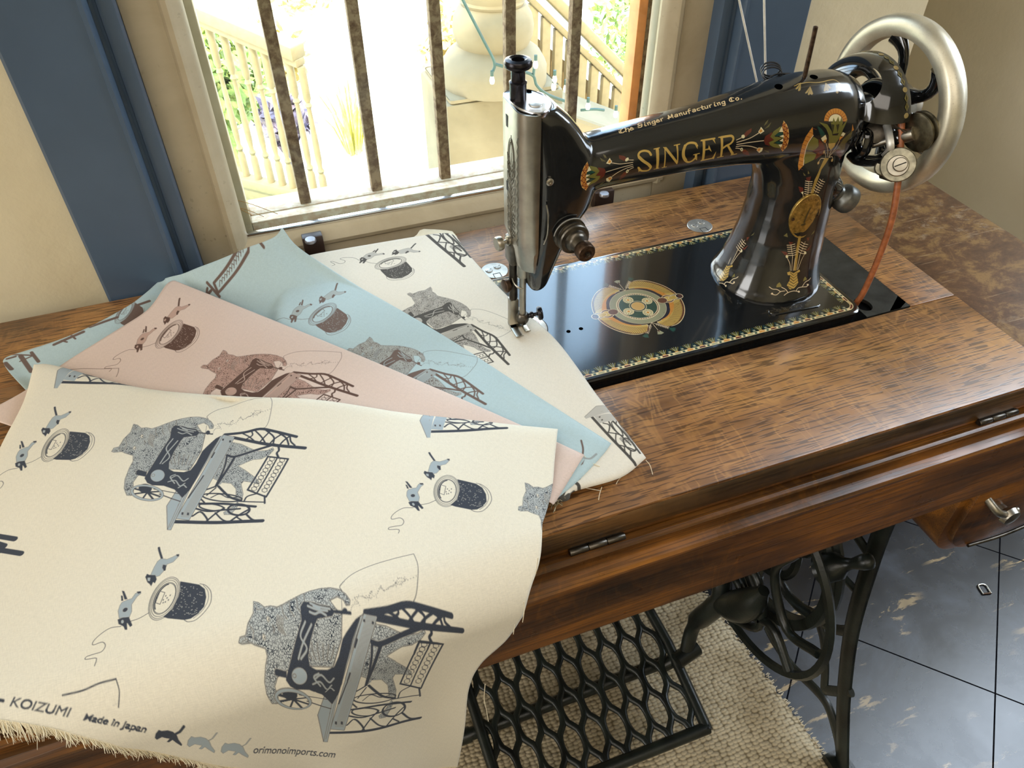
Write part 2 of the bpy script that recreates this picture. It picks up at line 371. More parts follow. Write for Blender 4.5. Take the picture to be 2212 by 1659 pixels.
# the cat at its treadle machine
MO = []
def F_(c, *P): MO.append(('f', c, list(P)))
def L_(c, w, *P): MO.append(('s', c, w, list(P)))
B2 = [(1240,625),(1330,640),(1440,690),(1500,710),(1590,700),(1640,672),(1652,695),(1610,750),(1540,790),(1460,800),(1400,830),(1330,870),(1400,910),(1500,980),(1540,1020),(1530,1045),(1480,1030),(1400,1020),(1380,1050),(1410,1150),(1405,1200),(1350,1190),(1340,1100),(1290,1050),(1200,1045),(1100,1000)]
F_(CELL, *B2); L_(INK, 4, *B2)
T2 = [(1370,1225),(1385,1250),(1360,1300),(1320,1350),(1270,1352),(1262,1330),(1300,1305),(1335,1270)]; F_(CELL, *T2); L_(INK, 4, *T2, T2[0])
F_(CELL, (1160,1040),(1240,760),(1270,800),(1200,1060),(1140,1100))
B1 = [(140,790),(150,750),(195,735),(215,640),(258,560),(260,462),(300,472),(345,508),(400,500),(450,512),(500,490),(560,455),(640,412),(720,382),(800,362),(880,357),(960,372),(1010,405),(1043,450),(1040,485),(1010,490),(990,450),(940,425),(880,455),(930,520),(975,560),(970,740),(935,840),(890,950),(720,950),(620,1000),(530,985),(450,1040),(425,1110),(450,1190),(440,1235),(400,1235),(360,1170),(345,1080),(355,960),(370,890),(355,830),(270,805),(240,790),(165,800)]
F_(CELL, *B1); L_(INK, 4.5, *B1, B1[0])
for x, y in ((380, 605), (345, 745)): F_(BARE, *ell(x, y, 12, 20, -15)); L_(INK, 3, *ell(x, y, 12, 20, -15)); F_(INK, *ell(x+4, y+2, 5, 9))
for k in range(5): L_(INK, 4, (455+k*12, 570+k*6), (448+k*12, 640+k*8), (470+k*12, 700+k*6))
for k in range(4): L_(INK, 5, (490+k*60, 500-k*32), (500+k*60, 560-k*20), (530+k*60, 600-k*20))
L_(INK, 7, (415,655),(430,675),(425,700)); L_(INK, 4, (225,650),(262,700),(255,760)); L_(INK, 4, (275,480),(290,530),(330,520)); L_(INK, 4, (165,785),(205,760),(225,790))
for k in range(7): L_(INK, 6, (640+k*45, 770+k*4), (650+k*42, 830), (700+k*30, 900))
L_(INK, 3.5, (975,455),(978,560),(970,730),(900,945))
# iron stand
for P, w in (([(1165,545),(1350,515),(1500,475),(1640,500),(1862,560)],30), ([(1250,575),(1400,603),(1600,640),(1950,680)],34), ([(1650,640),(1480,700),(1290,775),(1215,765)],26), ([(1290,775),(1240,900),(1160,1080)],24),
     ([(1215,765),(1205,900),(1155,1085)],18), ([(1160,1085),(1060,1135)],16), ([(1180,1085),(1240,1140),(1300,1185),(1400,1215)],22), ([(1690,650),(1700,700),(1682,730),(1700,772)],20), ([(1530,1140),(1450,1170),(1425,1220)],14),
     ([(1380,1220),(1612,1222)],12), ([(1605,1160),(1614,1232)],16), ([(865,1447),(1200,1430),(1440,1410),(1612,1400)],34), ([(1040,1265),(1250,1250),(1420,1258),(1535,1266)],24),
     (ell(1230,1192,175,36,2),14), (ell(1150,1290,110,30,4),14), (ell(1390,1300,95,52,0),20), ([(1000,1310),(1120,1330),(1250,1310),(1400,1290)],18), ([(1000,1385),(1060,1340),(1120,1390),(1140,1430)],16), ([(1120,1430),(1190,1350),(1260,1290)],16), ([(1190,1340),(1260,1400),(1330,1420)],14),
     ([(1320,1420),(1400,1350),(1470,1300)],18), ([(1460,1340),(1520,1390),(1580,1400)],18), ([(1380,1370),(1430,1400)],14), ([(1090,1180),(1160,1100)],12), ([(1130,1200),(1200,1160),(1280,1190),(1360,1180)],10), ([(1040,1215),(1080,1250)],14),
     ([(1330,525),(1400,560),(1450,600)],14), ([(1420,500),(1430,545),(1370,590)],14), ([(1450,490),(1520,560),(1560,620)],15), ([(1600,500),(1550,560),(1510,615)],15), ([(1560,490),(1640,560),(1640,630)],16), ([(1720,530),(1650,580),(1600,640)],16), ([(1680,515),(1760,570),(1790,640)],17), ([(1800,550),(1740,600),(1700,650)],17), ([(1800,560),(1810,610),(1850,650)],16)):
    MO.append(('s', INK, w, sm(P, 4) if len(P) > 2 else P))
tr_ = [(1600,765),(1795,790),(1620,1170),(1445,1105)]; L_(INK, 17, *tr_, tr_[0]); L_(INK, 15, (1690,778),(1530,1140))
for i in range(9):
    for j in range(2):
        c = [tr_[0][k]+(tr_[3][k]-tr_[0][k])*(i+.5)/9+(tr_[1][k]-tr_[0][k])*(.25+.5*j) for k in (0, 1)]
        h = [(c[0]+26*cos(radians(a+25)), c[1]+21*sin(radians(a+25))) for a in range(0, 361, 60)]; L_(INK, 6, *h)
# table planks
fl_ = [(820,1160),(890,1230),(862,1290),(842,1520),(812,1522),(765,1310)]; F_(WASH, *fl_); L_(INK, 5, *fl_, fl_[0])
pl = [(1150,548),(1262,568),(978,1425),(865,1418)]; F_(WASH, *pl); L_(INK, 5, *pl, pl[0])
pe = [(1100,595),(1152,548),(935,1130),(842,1522),(812,1522),(880,1215)]; F_(WASH, *pe); L_(INK, 4, *pe, pe[0]); L_(INK, 4, (1120,590),(905,1200),(830,1500)); L_(INK, 12, (1095,745),(1075,800)); L_(INK, 12, (1030,990),(1010,1040),(935,1220))
for x, y in ((1155, 602), (1225, 618), (912, 1368), (960, 1368)): F_(INK, (x-9,y-14),(x+9,y-10),(x+7,y+14),(x-11,y+10))
for k in range(9): L_(INK, 2.2, (1175+k*9, 560+k*2), (905+k*8, 1400))
# the printed machine
mh = [(1085,592),(1130,560),(1100,640),(1060,745),(1000,940),(940,1130),(885,1222),(800,1150),(700,1122),(600,1125),(550,1105),(515,1060),(530,1000),(560,900),(600,760),(648,610),(640,505),(665,465),(740,468),(800,488),(880,498),(922,538),(900,575),(780,600),(760,640),(722,760),(700,880),(712,950),(760,972),(850,970),(905,945),(942,870),(978,740),(1010,690),(1055,630)]
F_(INK, *mh)
for P in ([(720,478),(790,505),(880,520)], [(700,500),(770,525),(860,535)], [(745,500),(800,520)], [(715,545),(760,560),(800,545),(850,570)], [(680,620),(640,730),(690,820),(640,900)], [(730,640),(660,780),(620,900)], [(750,1040),(800,1010),(860,1060),(900,1030)], [(730,1080),(790,1060),(840,1110),(880,1080)], [(830,1130),(870,1100),(900,1120)], [(780,1000),(740,1030),(790,1090)]): MO.append(('s', WASH, 7, sm(P)))
F_(INK, (425,990),(440,975),(525,995),(522,1045),(430,1030)); F_(WASH, *ell(625,1025,60,60)); L_(INK, 4, *ell(585,1025,14,14)); L_(INK, 14, (920,540),(1045,548)); F_(INK, *ell(1000,533,20,24))
L_(INK, 8, (620,1160),(840,1186)); L_(INK, 10, (680,1205),(800,1240),(872,1258)); F_(INK, *ell(545,1160,60,45,10))
for k in range(8):
    a = radians(k*45+12); L_(INK, 16, (572,1195), (572+130*cos(a)*.95, 1198+62*sin(a)+130*cos(a)*.14))
L_(INK, 24, *ell(570,1200,138,66,8)); L_(WASH, 15, *ell(570,1200,138,66,8))
th = sm([(978,378),(965,340),(1060,250),(1200,185),(1380,130),(1562,85)])+sm([(1562,85),(1592,160),(1595,240),(1580,380),(1555,450),(1525,468)]); L_(INK, 4.5, *th)
dp = sm([(1045,548),(1062,490),(1110,470),(1080,430),(1140,420),(1180,430),(1215,380),(1200,430),(1260,400),(1290,345),(1320,370),(1370,340),(1400,330),(1440,275),(1490,285),(1450,320),(1410,310),(1500,290),(1592,250)], 8)
for k, p in enumerate(dp):
    if k % 2: F_(INK, *ell(p[0], p[1], 4, 4, n=6))
    if 10 < k < 130 and k % 3 == 0: F_(INK, *ell(p[0]+18*sin(k), p[1]+16*cos(k*1.3), 3.5, 3.5, n=6))
A_ = dict(A=(145,785), A2=(262,463), B=(1950,680), C=(820,1520), D=(1615,1400), E=(1562,85))
# kittens and thread spool
SP = []
def sp(c, P, w=None): SP.append(('f', c, P) if w is None else ('s', c, w, P))
sp(INK, sm([(1155,450),(1080,490),(1010,512)]), 5); sp(INK, sm([(940,548),(860,560),(790,600),(735,650),(732,678),(800,658),(825,682),(800,722),(740,740),(688,757),(682,775),(755,766),(762,780),(750,800)]), 5)
sp(INK, sm([(1247,-48),(1252,-20),(1268,35)]), 17)
k1 = [(1232,62),(1262,38),(1310,42),(1355,22),(1402,-2),(1408,12),(1358,62),(1308,82),(1292,122),(1245,172),(1205,185),(1172,172),(1205,105)]; sp(WASH, k1); sp(INK, k1+[k1[0]], 3)
sp(INK, [(1385,0),(1412,-4),(1408,12),(1390,18)]); sp(INK, [(1130,185),(1145,160),(1165,168),(1212,168),(1222,200),(1206,232),(1192,222),(1176,255),(1164,238),(1146,225)]); sp(INK, [(1275,85),(1302,88),(1296,130),(1280,135),(1268,110)])
sp(WASH, [(1150,190),(1170,190),(1165,215),(1150,212)])
k2 = [(945,375),(985,358),(1022,348),(1050,310),(1092,294),(1094,308),(1064,332),(1020,392),(1022,440),(1002,485),(955,485),(925,492),(915,440),(928,400)]; sp(WASH, k2); sp(INK, k2+[k2[0]], 3)
sp(INK, [(942,290),(962,293),(988,352),(964,356)]); sp(INK, [(936,325),(950,328),(956,364),(938,366)]); sp(INK, [(1060,296),(1094,292),(1094,306),(1070,312)])
sp(INK, [(912,500),(945,488),(1000,480),(1028,540),(1010,553),(986,522),(988,572),(970,572),(958,548),(920,532)]); sp(INK, ell(970,430,22,14,-30)); sp(WASH, ell(950,515,9,12))
sp(INK, [(1408,212),(1480,222),(1560,235),(1602,268),(1610,330),(1590,402),(1540,455),(1480,492),(1430,502),(1300,490),(1268,480),(1340,420),(1390,330),(1408,270)])
for k in range(90):
    a, b = RNG.rand(2); x = 1330+a*250; y = 240+b*230
    if x-1330 > (y-240)*-.3+40: sp(WASH, ell(x, y, 3.5, 2.5, n=5))
sp(INK, sm([(1565,228),(1612,242),(1648,290),(1642,370),(1592,440),(1520,500),(1460,515),(1430,503)]), 5); sp(INK, sm([(1590,238),(1625,285),(1620,360),(1570,435),(1500,490)]), 4)
for q in (1, .93, .84, .74, .70): sp(INK, ell(1280,342,182*q,96*q,-57), 4.5)
sp(INK, ell(1283,340,120,60,-57,a0=200,a1=330), 10)
sp(INK, [(1246,290),(1284,300),(1243,388),(1208,376),(1246,290)], 5)
for x, y in ((1290,325),(1300,340),(1270,355),(1285,370),(1325,320),(1310,355),(1268,375),(1220,340)): sp(INK, ell(x, y, 8, 4, -60, n=8))
S_ = dict(a=(1152,435), b=(1652,290), k=(1247,-48))
# small running cats beside the lettering
RC = [[(1208,1408),(1215,1375),(1240,1345),(1262,1352),(1310,1344),(1350,1352),(1378,1372),(1392,1405),(1420,1438),(1415,1452),(1372,1430),(1345,1412),(1318,1432),(1300,1430),(1322,1405),(1265,1398),(1225,1422)], [(1375,1365),(1402,1350),(1436,1308)]]
def stamp(cv, ops, T, only=None):
    for o in ops:
        if o[0] == 'f': cv.fill(T(o[2]), o[1])
        else: cv.stroke(T(o[3]), o[2]*T.k, o[1])
def text_polys(s, shear=0.0, offset=0.0):          # built-in face turned into triangles
    c = bpy.data.curves.new('lettering', 'FONT'); c.body = s; c.shear = shear; c.size = 1; c.offset = offset
    o = bpy.data.objects.new('lettering', c); COL.objects.link(o); dg = bpy.context.evaluated_depsgraph_get(); me = bpy.data.meshes.new_from_object(o.evaluated_get(dg))
    V = [v.co for v in me.vertices]; me.calc_loop_triangles(); T = [[(V[i].x, V[i].y) for i in t.vertices] for t in me.loop_triangles]; w = max(v.x for v in V); bpy.data.objects.remove(o); bpy.data.curves.remove(c); bpy.data.meshes.remove(me)
    return T, w
def write(cv, s, p0, p1, hgt, col, shear=.25, offset=0, up=1):   # baseline from p0 to p1 in canvas metres
    T, w = text_polys(s, shear, offset); p0 = np.array(p0); p1 = np.array(p1); d = (p1-p0)/w; n = np.array([-d[1], d[0]]); n = n/np.hypot(*n)*hgt*up

    for t in T: cv.fill([tuple(p0+d*x+n*y) for x, y in t], col); cv.stroke([tuple(p0+d*x+n*y) for x, y in t+t[:1]], .5/cv.k, col)

# ------------------------------------------------------------------ decals of the sewing machine
GOLD = (.46, .30, .07, 1); GOLDP = (.62, .50, .27, 1); ORG = (.50, .20, .03, 1); RED = (.10, .016, .008, 1); OLV = (.14, .13, .025, 1); DGR = (.008, .05, .035, 1); CRM = (.68, .60, .36, 1); PALE = (.66, .52, .33, 1); BLK = (.004, .004, .005, 1); SAGE = (.25, .24, .14, 1)
ZB = .766                                          # top of the machine bed
def bedmap(ox, oy, k): return lambda P: np.array([at(ox+x/k, oy+y/k, z=ZB)[:2] for x, y in P])
def bed_canvas():
    cv = Canvas(0, 0, .371, .178, 6400)
    f = bedmap(1220, 580, 7.373)
    def fi(c, P): cv.fill(f(P), c)
    def st(c, w, P): cv.stroke(f(P), w*.00009, c)
    C = np.array([.1663, .0872]); C = f([(1165, 600)])[0]
    ext = f([(1632, 640), (690, 560), (1165, 318), (1165, 880)]); R = (np.hypot(*(ext[0]-C))+np.hypot(*(ext[1]-C)))/2*.96
    # winged scarabs: fans of feathers around two beetles
    for s_ in (1, -1):
        def W_(a, r): return C+np.array([cos(a), sin(a)])*r*s_
        a0 = .015
        ro = lambda t: R*(1.65-.03*t) if t < .62 else R*(1.13+.50*sqrt(max(0, 1-((t-.62)/.38)**2)))
        for side in (1, -1):
            th = lambda t: a0+side*(.10+1.29*t)
            P = [W_(th(t), ro(t)) for t in np.linspace(0, 1, 50)]+[W_(th(t), R*(1.06+.15*(1-t))) for t in np.linspace(1, 0, 25)]
            cv.fill(P, GOLD); cv.stroke(P+P[:1], .0005, PALE)
            for i in range(30):
                t = i/30; b = min(1, t+.16); r1 = ro(t); cv.stroke([W_(th(t), r1*.985), W_(th((t+b)/2), r1*.6+R*.56), W_(th(b), R*(1.16+.12*(1-t)))], .00042, (.08, .02, .008, 1))
                if t < .6: cv.stroke([W_(th(t+.012), r1*.98), W_(th((t+.012+b)/2), r1*.78+R*.30)], .0009, (.09, .022, .008, 1))
            Q = [W_(th(.05+.8*t), R*(1.10+.22*(1-t))) for t in np.linspace(0, 1, 12)]+[W_(th(.05+.8*t), R*(1.04+.10*(1-t))) for t in np.linspace(1, 0, 12)]; cv.fill(Q, ORG)
            Q = [W_(th(.0+1.0*t), R*(1.01+.12*sin(pi*min(1, t*.9+.12)))) for t in np.linspace(0, 1, 16)]+[W_(th(.0+1.0*t), R*.98) for t in np.linspace(1, 0, 12)]; cv.fill(Q, (.012, .01, .02, 1))
        def E(r, da, rx, ry, col, rot=0):
            c = W_(a0+da, r); return cv.fill([tuple(c+np.array(q)) for q in ell(0, 0, rx, ry, degrees_(a0)+rot)], col)
        E(R*1.20, 0, .0068, .0066, PALE); E(R*1.20, 0, .0062, .0060, (.12, .05, .02, 1)); E(R*1.22, 0, .0050, .0044, PALE); E(R*1.22, 0, .0045, .0039, (.52, .34, .08, 1)); E(R*1.47, 0, .0070, .0034, PALE); E(R*1.47, 0, .0065, .0029, GOLD); E(R*1.67, 0, .0040, .0042, PALE); E(R*1.67, 0, .0033, .0035, (.01, .01, .01, 1)); E(R*1.69, 0, .0024, .0026, (.09, .03, .02, 1))
        E(R*.98, 0, .0052, .0044, PALE); E(R*.98, 0, .0048, .0040, (.11, .04, .02, 1))
        # papyrus tuft between the wings
        for da, ln, c in ((-.22, .013, PALE), (.0, .011, PALE), (.2, .013, PALE)):
            b = a0-1.57; p0 = W_(b, R*1.0); d_ = W_(b+da*1.3, R*1.0+ln*1.15)-p0; cv.stroke([p0, p0+d_], .0004, c); n = np.array([-d_[1], d_[0]])/np.hypot(*d_)
            if da != 0:
                for k in range(7):
                    q = p0+d_*(.25+.11*k); cv.stroke([q-n*.0016+d_*.1, q, q+n*.0016+d_*.1], .00045, c)
            q = p0+d_*1.05; e = d_/np.hypot(*d_); cv.fill([q-n*.001, q+n*.001, q+n*.0035+e*.005, q+e*.0062, q-n*.0035+e*.005], DGR if da else SAGE)
            if not da: cv.fill([q-n*.001, q+n*.001, q+e*.003], RED)
    def ring(r, col, w=None):
        P = [tuple(C+np.array([cos(a), sin(a)])*r) for a in np.linspace(0, 2*pi, 90)]
        cv.fill(P, col) if w is None else cv.stroke(P, w, col)
    ring(R, SAGE); ring(R, PALE, .0003); ring(R*.77, PALE); ring(R*.735, (.09, .02, .012, 1))
    for k in range(52):
        a = 2*pi*k/52; d = np.array([cos(a), sin(a)]); cv.stroke([C+d*R*.70, C+d*R*.765], .0006, GOLDP)
    ring(R*.70, PALE); ring(R*.675, DGR)
    for k in range(4):
        a = 2*pi*k/4+.35; c = C+np.array([cos(a), sin(a)])*R*.475; cv.fill([tuple(c+q) for q in np.array(ell(0, 0, R*.19, R*.19))], GOLDP)
        for j in range(12):
            b = 2*pi*j/12; d = np.array([cos(b), sin(b)]); cv.stroke([c+d*R*.10, c+d*R*.15], .00055, DGR)
        cv.fill([tuple(c+q) for q in np.array(ell(0, 0, R*.045, R*.045))], ORG)
    ring(R*.31, PALE); ring(R*.29, (.02, .045, .035, 1)); ring(R*.24, PALE); ring(R*.23, (.52, .30, .09, 1))
    for s_ in (1, -1):
        for k_, c_ in ((1, PALE), (.92, (.11, .04, .02, 1))): cv.fill([(C[0]+s_*R*.97+x, C[1]+y) for x, y in ell(0, 0, .0054*k_, .0046*k_)], c_)
    # border: a band of coloured blocks with palmettes inside it, along a rounded rectangle
    per = .01305
    def edge(p, q, inn, phase=0, lo=0, hi=1):
        p = np.array(p); q = np.array(q); L = np.hypot(*(q-p)); d = (q-p)/L; n = np.array(inn, float)
        quad = lambda s0, s1, t0, t1, c: cv.fill([p+d*s0+n*t0, p+d*s1+n*t0, p+d*s1+n*t1, p+d*s0+n*t1], c)
        quad(-.0005, L+.0005, 0, .0034, GOLDP); s = phase; k = int(phase*1e5) % 3
        while s < L:
            quad(s, s+.0062, .0007, .0027, (ORG, RED, (.30, .27, .13, 1))[k % 3]); quad(s+.0082, s+.0107, .0006, .0028, DGR); k += 1
            # papyrus head
            c = p+d*(s+.0031)+n*.0034; cv.fill([c-d*.0018, c+d*.0018, c+d*.0014+n*.0014, c-d*.0014+n*.0014], ORG)
            for j in (-2, -1, 0, 1, 2): e = c+d*j*.0021+n*(.0072-.0005*abs(j)); cv.fill([c+n*.001-d*.0006+d*j*.0005, c+n*.001+d*.0006+d*j*.0005, e+d*.0004, e-d*.0004], (OLV, SAGE)[j % 2])
            c = p+d*(s+.0096)+n*.0036; cv.fill([c-d*.0030, c-d*.0024+n*.0025, c-d*.0006+n*.0058, c+n*.0064, c+d*.0006+n*.0058, c+d*.0024+n*.0025, c+d*.0030], (.006, .03, .028, 1))
            for t in (.0012, .0024): cv.stroke([c-d*.0010+n*t, c+d*.0010+n*t], .00045, CRM)
            s += per
    m = .0042
    edge((.016, m), (.371-.014, m), (0, 1), .003); edge((.016, .178-m), (.371-.014, .178-m), (0, -1), .006); edge((.371-m, .014), (.371-m, .178-.014), (-1, 0), .004)
    for cx, cy, a0 in ((.371-.014, .014, -90), (.371-.014, .178-.014, 0)):
        r = .014-m-.0017; P = [(cx+r*cos(radians(a)), cy+r*sin(radians(a))) for a in range(a0, a0+91, 6)]; cv.stroke(P, .0034, GOLDP); cv.stroke(P[4:12], .002, RED)
    return cv
def degrees_(a): return a*180/pi
def m_decal(name, base, layers, rough=.13, worn=0):
    t = NT(name); v = t.map(); n = t.noise(v, 300, 3)
    col = t.ramp(n, [(.3, tuple(c*.6 for c in base)), (.7, tuple(c*1.4 for c in base))]); ac = None
    scr = t.ramp(t.noise(t.map((1, 1, 1)), 900, 2), [(.7, (0, 0, 0)), (.75, (1, 1, 1))]); col = t.mix(t.math('MULTIPLY', scr, .25), col, (.05, .05, .045))
    for uvn, im in layers:
        uv = t.new('ShaderNodeUVMap', uv_map=uvn); tx = t.new('ShaderNodeTexImage', image=im, extension='CLIP', interpolation='Linear'); t.link(uv.outputs[0], tx.inputs[0])
        chip = t.ramp(t.noise(v, 420, 4, .7), [(.30, (.55,)*3), (.36, (1, 1, 1))])
        a = t.math('MULTIPLY', tx.outputs['Alpha'], chip); col = t.mix(a, col, tx.outputs['Color']); ac = a if ac is None else t.math('MAXIMUM', ac, a)
    t.set(col=col, rough=t.math('ADD', rough, t.math('MULTIPLY', t.math('ADD', ac, t.noise(v, 14, 4)), .09)), spec=.6, coat=.8, coatr=.07)
    t.bump(t.noise(v, 700, 3), .03, .0004); return t.m
# ------------------------------------------------------------------ the room
fb = MB(); fb.box((-3.2, -3.4, -.05), (3.2, .36, 0)); fb.box((.60, .36, -.05), (1.1, .80, 0)); struct(fb.obj('floor', M['floor'], smooth=0))
fb = MB(); fb.box((-3.2, -3.4, 2.7), (3.2, .36, 2.75)); fb.box((.60, .36, 2.7), (1.1, .80, 2.75)); struct(fb.obj('ceiling', M['ceil'], smooth=0))
XL, XR, WY = -.2605, .352, .305                    # casing's inner edges, face of the back wall
wb = MB(); wb.box((-3.2, WY, 0), (XL-.005, WY+.14, 2.7)); wb.box((XR+.02, WY, 0), (.645, WY+.14, 2.7)); wb.box((.605, WY+.14, 0), (.645, .66, 2.7)); wb.box((.605, .66, 0), (1.1, .72, 2.7)); wb.box((XL-.005, WY, 2.12), (XR+.02, WY+.14, 2.7)); wb.box((XL-.005, WY, 0), (XR+.02, WY+.14, .56))
struct(wb.obj('wall_back', M['wall'], smooth=0))
struct(box('wall_right', (1.0, .25, 0), (1.1, .66, 2.7), M['wall_r'], bevel=.004))
struct(box('wall_left', (-3.3, -3.4, 0), (-3.2, .44, 2.7), M['wall'], bevel=0))
struct(box('wall_front', (-3.2, -3.5, 0), (3.2, -3.4, 2.7), M['wall'], bevel=0))
wf = MB(); wf.box((3.2, -3.4, 0), (3.3, .44, 2.7)); wf.box((1.1, .25, 0), (3.2, .36, 2.7)); struct(wf.obj('wall_far', M['wall_r'], smooth=0))
# painted casings with their stepped edge
def casing(name, x0, x1, inner, z1=2.2):           # inner = +1 when the window lies towards +x
    w = x1-x0; X = (lambda d: x1-d) if inner > 0 else (lambda d: x0+d)
    yb = WY; P = [(0, yb+.03), (0, .302), (.001, .2995), (.010, .2985), (.0135, .3005), (.0145, .3035), (.017, .3045), (.0195, .303), (.0205, .2915), (.0225, .2885), (.026, .2885), (.0265, .2900), (w-.003, .2900), (w, .293), (w, yb+.001), (w*.5, yb+.001), (.03, yb+.001)]
    return struct(MB().prism([(X(d), y) for d, y in P], 0, z1, 'z').obj(name, M['blue'], smooth=40))
casing('trim_1', -.3375, -.2405, 1); casing('trim_2', .352, .462, -1)
struct(MB().prism([(WY, 2.1), (WY, 2.2), (.29, 2.2), (.29, 2.1)], -.3375, .462, 'x').obj('trim_3', M['blue'], smooth=0))
# window: sash, moulding, glass, sill
win = empty('window_1', (.06, .34, .74)); win['kind'] = 'structure'
SX0, SX1, GX0, GX1, GZ0, SY = -.2405, .368, -.1975, .305, .7700, .318
fr = MB(); fr.box((SX0, SY, .60), (GX0, SY+.035, 2.1)); fr.box((GX1, SY, .60), (SX1, SY+.035, 2.1)); fr.box((GX0, SY, .60), (GX1, SY+.035, GZ0)); fr.box((GX0, SY, 2.04), (GX1, SY+.035, 2.1))
fr.obj('sash_frame', M['sash'], win, bevel=.0015)
prof = [(0, 0), (-.0035, .003), (-.0045, .0075), (-.0025, .011), (-.0005, .0125), (.0015, .0165), (.006, .0195), (.014, .021), (.014, 0)]   # (depth offset, distance towards the glass)
def mould(name, a, b, vert, sgn):
    m_ = MB()
    if vert: m_.prism([(a+sgn*d-sgn*.012, SY+.0006+o) for o, d in prof], GZ0-.012, 2.05, 'z')
    else: m_.prism([(SY+.0006+o, a+sgn*d-sgn*.012) for o, d in prof], GX0-.012, GX1+.012, 'x')
    m_.obj(name, M['sash'], win, smooth=30)
mould('glazing_moulding', GX0, 0, True, 1); mould('glazing_moulding', GX1, 0, True, -1); mould('glazing_moulding', GZ0, 0, False, 1)
box('glass_pane', (GX0, SY+.018, GZ0), (GX1, SY+.021, 2.05), M['glass'], win, bevel=0)
box('spacer_strip', (GX0+.008, SY+.010, GZ0+.0085), (GX1-.008, SY+.0165, GZ0+.0130), M['alu'], win, bevel=.0005)
# outer frame and stained sill
of = MB(); of.box((-.262, .353, .70), (-.181, .40, 2.1)); of.box((.318, .353, .70), (.40, .40, 2.1)); of.obj('outer_frame', M['sash'], win, bevel=.002)
sl = MB(); sl.prism([(.353, .70), (.44, .70), (.44, .765), (.41, .772), (.353, .782)], -.181, .318, 'x'); sl.obj('sill', M['sill'], win, smooth=0, bevel=.001)
box('jamb_strip', (.2925, .376, .775), (.304, .400, 2.1), simple('orange_primed_wood', srgb('d98a4a'), .5), win)
for k, (px, py, w_) in enumerate(((676, 522, .022), (1300, 424, .026))):
    c = at(px, py, y=SY-.004); l = MB(); l.box((c[0]-w_/2, SY-.012, c[2]-.012), (c[0]+w_/2, SY+.0, c[2]+.010))
    lo = l.obj('sash_latch', M['latchb'], bevel=.001); tag(lo, ('small black latch on the sash bottom rail, behind the blue fabric peak', 'small black latch on the sash bottom rail, seen under the machine arm')[k], 'latch', 'latches on the window sash')
    q = MB(); q.lathe([(.0, 0), (.0062, 0), (.0062, .0025), (.0055, .0035), (0, .0035)], (c[0]-.003, SY-.0155, c[2]+.0075), (0, 0, 1), 20); q.obj('latch_tongue', M['latchm'], lo)
# security bars outside the glass
gr = empty('window_bars', (.06, .39, .76), 'rust-mottled iron security bars fixed outside the window', 'security bars')
YB = .385
for px in (575, 762, 937, 1100, 1243, 1392):
    c = at(px, 30, y=YB); box('bar', (c[0]-.0062, YB-.0055, .774), (c[0]+.0062, YB+.0060, 2.08), M['bar'], gr, bevel=.0012)
box('bottom_rail', (-.181, YB-.009, .766), (.318, YB+.011, .7795), M['sill'], gr, bevel=.0015)
# dry straw caught in the left corner of the window
st = MB()
for pts in ([(455,380),(480,425),(520,460)], [(460,400),(500,440),(545,465)], [(500,430),(540,440),(600,462)], [(490,445),(530,452),(570,468)]):
    st.tube(sm([tuple(at(x, y, y=.349)) for x, y in pts], 5), .00035, 5)
tag(st.obj('dry_stem', simple('dry_grass', srgb('b98a4a'), .7), smooth=60), 'thin dry stems caught in the lower left corner of the window', 'plant stem')
# blind cords
for k, (a, b) in enumerate((((1590, -30), (1637, 186)), ((1650, -30), (1654, 182)))):
    p = at(*a, y=.205); q = at(*b, y=.205); d = q-p; P = [p-d*3.0+d*i*.5 for i in range(9)]
    o = MB().tube(P, .0011, 8).obj('blind_cord', simple('white_cord', srgb('d8d2c6'), .7), smooth=60)
    tag(o, ('white cord slanting down behind the machine arm, left of the two', 'white cord hanging straight down behind the machine arm, right of the two')[k], 'cord', 'blind cords')

# ------------------------------------------------------------------ outside
def m_plaster_out(): return m_wall('weathered_cement', srgb('83775f'), srgb('6e634d'))
M['cement'] = m_plaster_out(); M['railp'] = simple('cream_railing_paint', srgb('8a7b5b'), .6, var=.08)
M['teal'] = simple('green_deck_paint', srgb('6fa98f'), .6, var=.1)
def m_yard():
    t = NT('sunlit_garden_ground'); v = t.map(); n = t.noise(t.map((3, 3, 3)), 1, 6, .7)
    t.set(col=t.ramp(n, [(.30, srgb('b09a50')), (.42, srgb('d8cdb0')), (.7, srgb('e6dfcc'))]), rough=.9); return t.m
struct(MB().box((-9, .9, -1.35), (12, 14, -1.3)).obj('ground', m_yard(), smooth=0))
def m_leafy(name, a, b, c):
    t = NT(name); v = t.map(); n = t.noise(v, 14, 4, .7); t.set(col=t.ramp(n, [(.3, a), (.5, b), (.68, c)]), rough=.6); return t.m
def shrub(label, c, r, n, mt, flat=1.0, blade=.05):
    m_ = MB()
    for i in range(n):
        d = RNG.randn(3); d /= np.linalg.norm(d); q = np.array(c)+d*np.array([r, r, r*flat])*(RNG.rand()**.4)
        if q[2] < -1.3: q[2] = -1.3+RNG.rand()*.05
        u = RNG.randn(3); u /= np.linalg.norm(u); w = np.cross(u, d); w /= max(1e-6, np.linalg.norm(w)); s_ = blade*(.5+RNG.rand())
        m_.add([q-u*s_, q+w*s_*.4, q+u*s_, q-w*s_*.4], [(0, 1, 2, 3)])
    stem = [(c[0], c[1], -1.32), tuple(c)]; m_.tube(stem, .02, 6)
    return tag(m_.obj('shrub', mt, smooth=0), label, 'shrub')
gl = m_leafy('lime_foliage', srgb('5a7a34'), srgb('8ea356'), srgb('c2c07a')); yl = m_leafy('straw_foliage', srgb('a8874a'), srgb('cdb876'), srgb('e6dca6'))
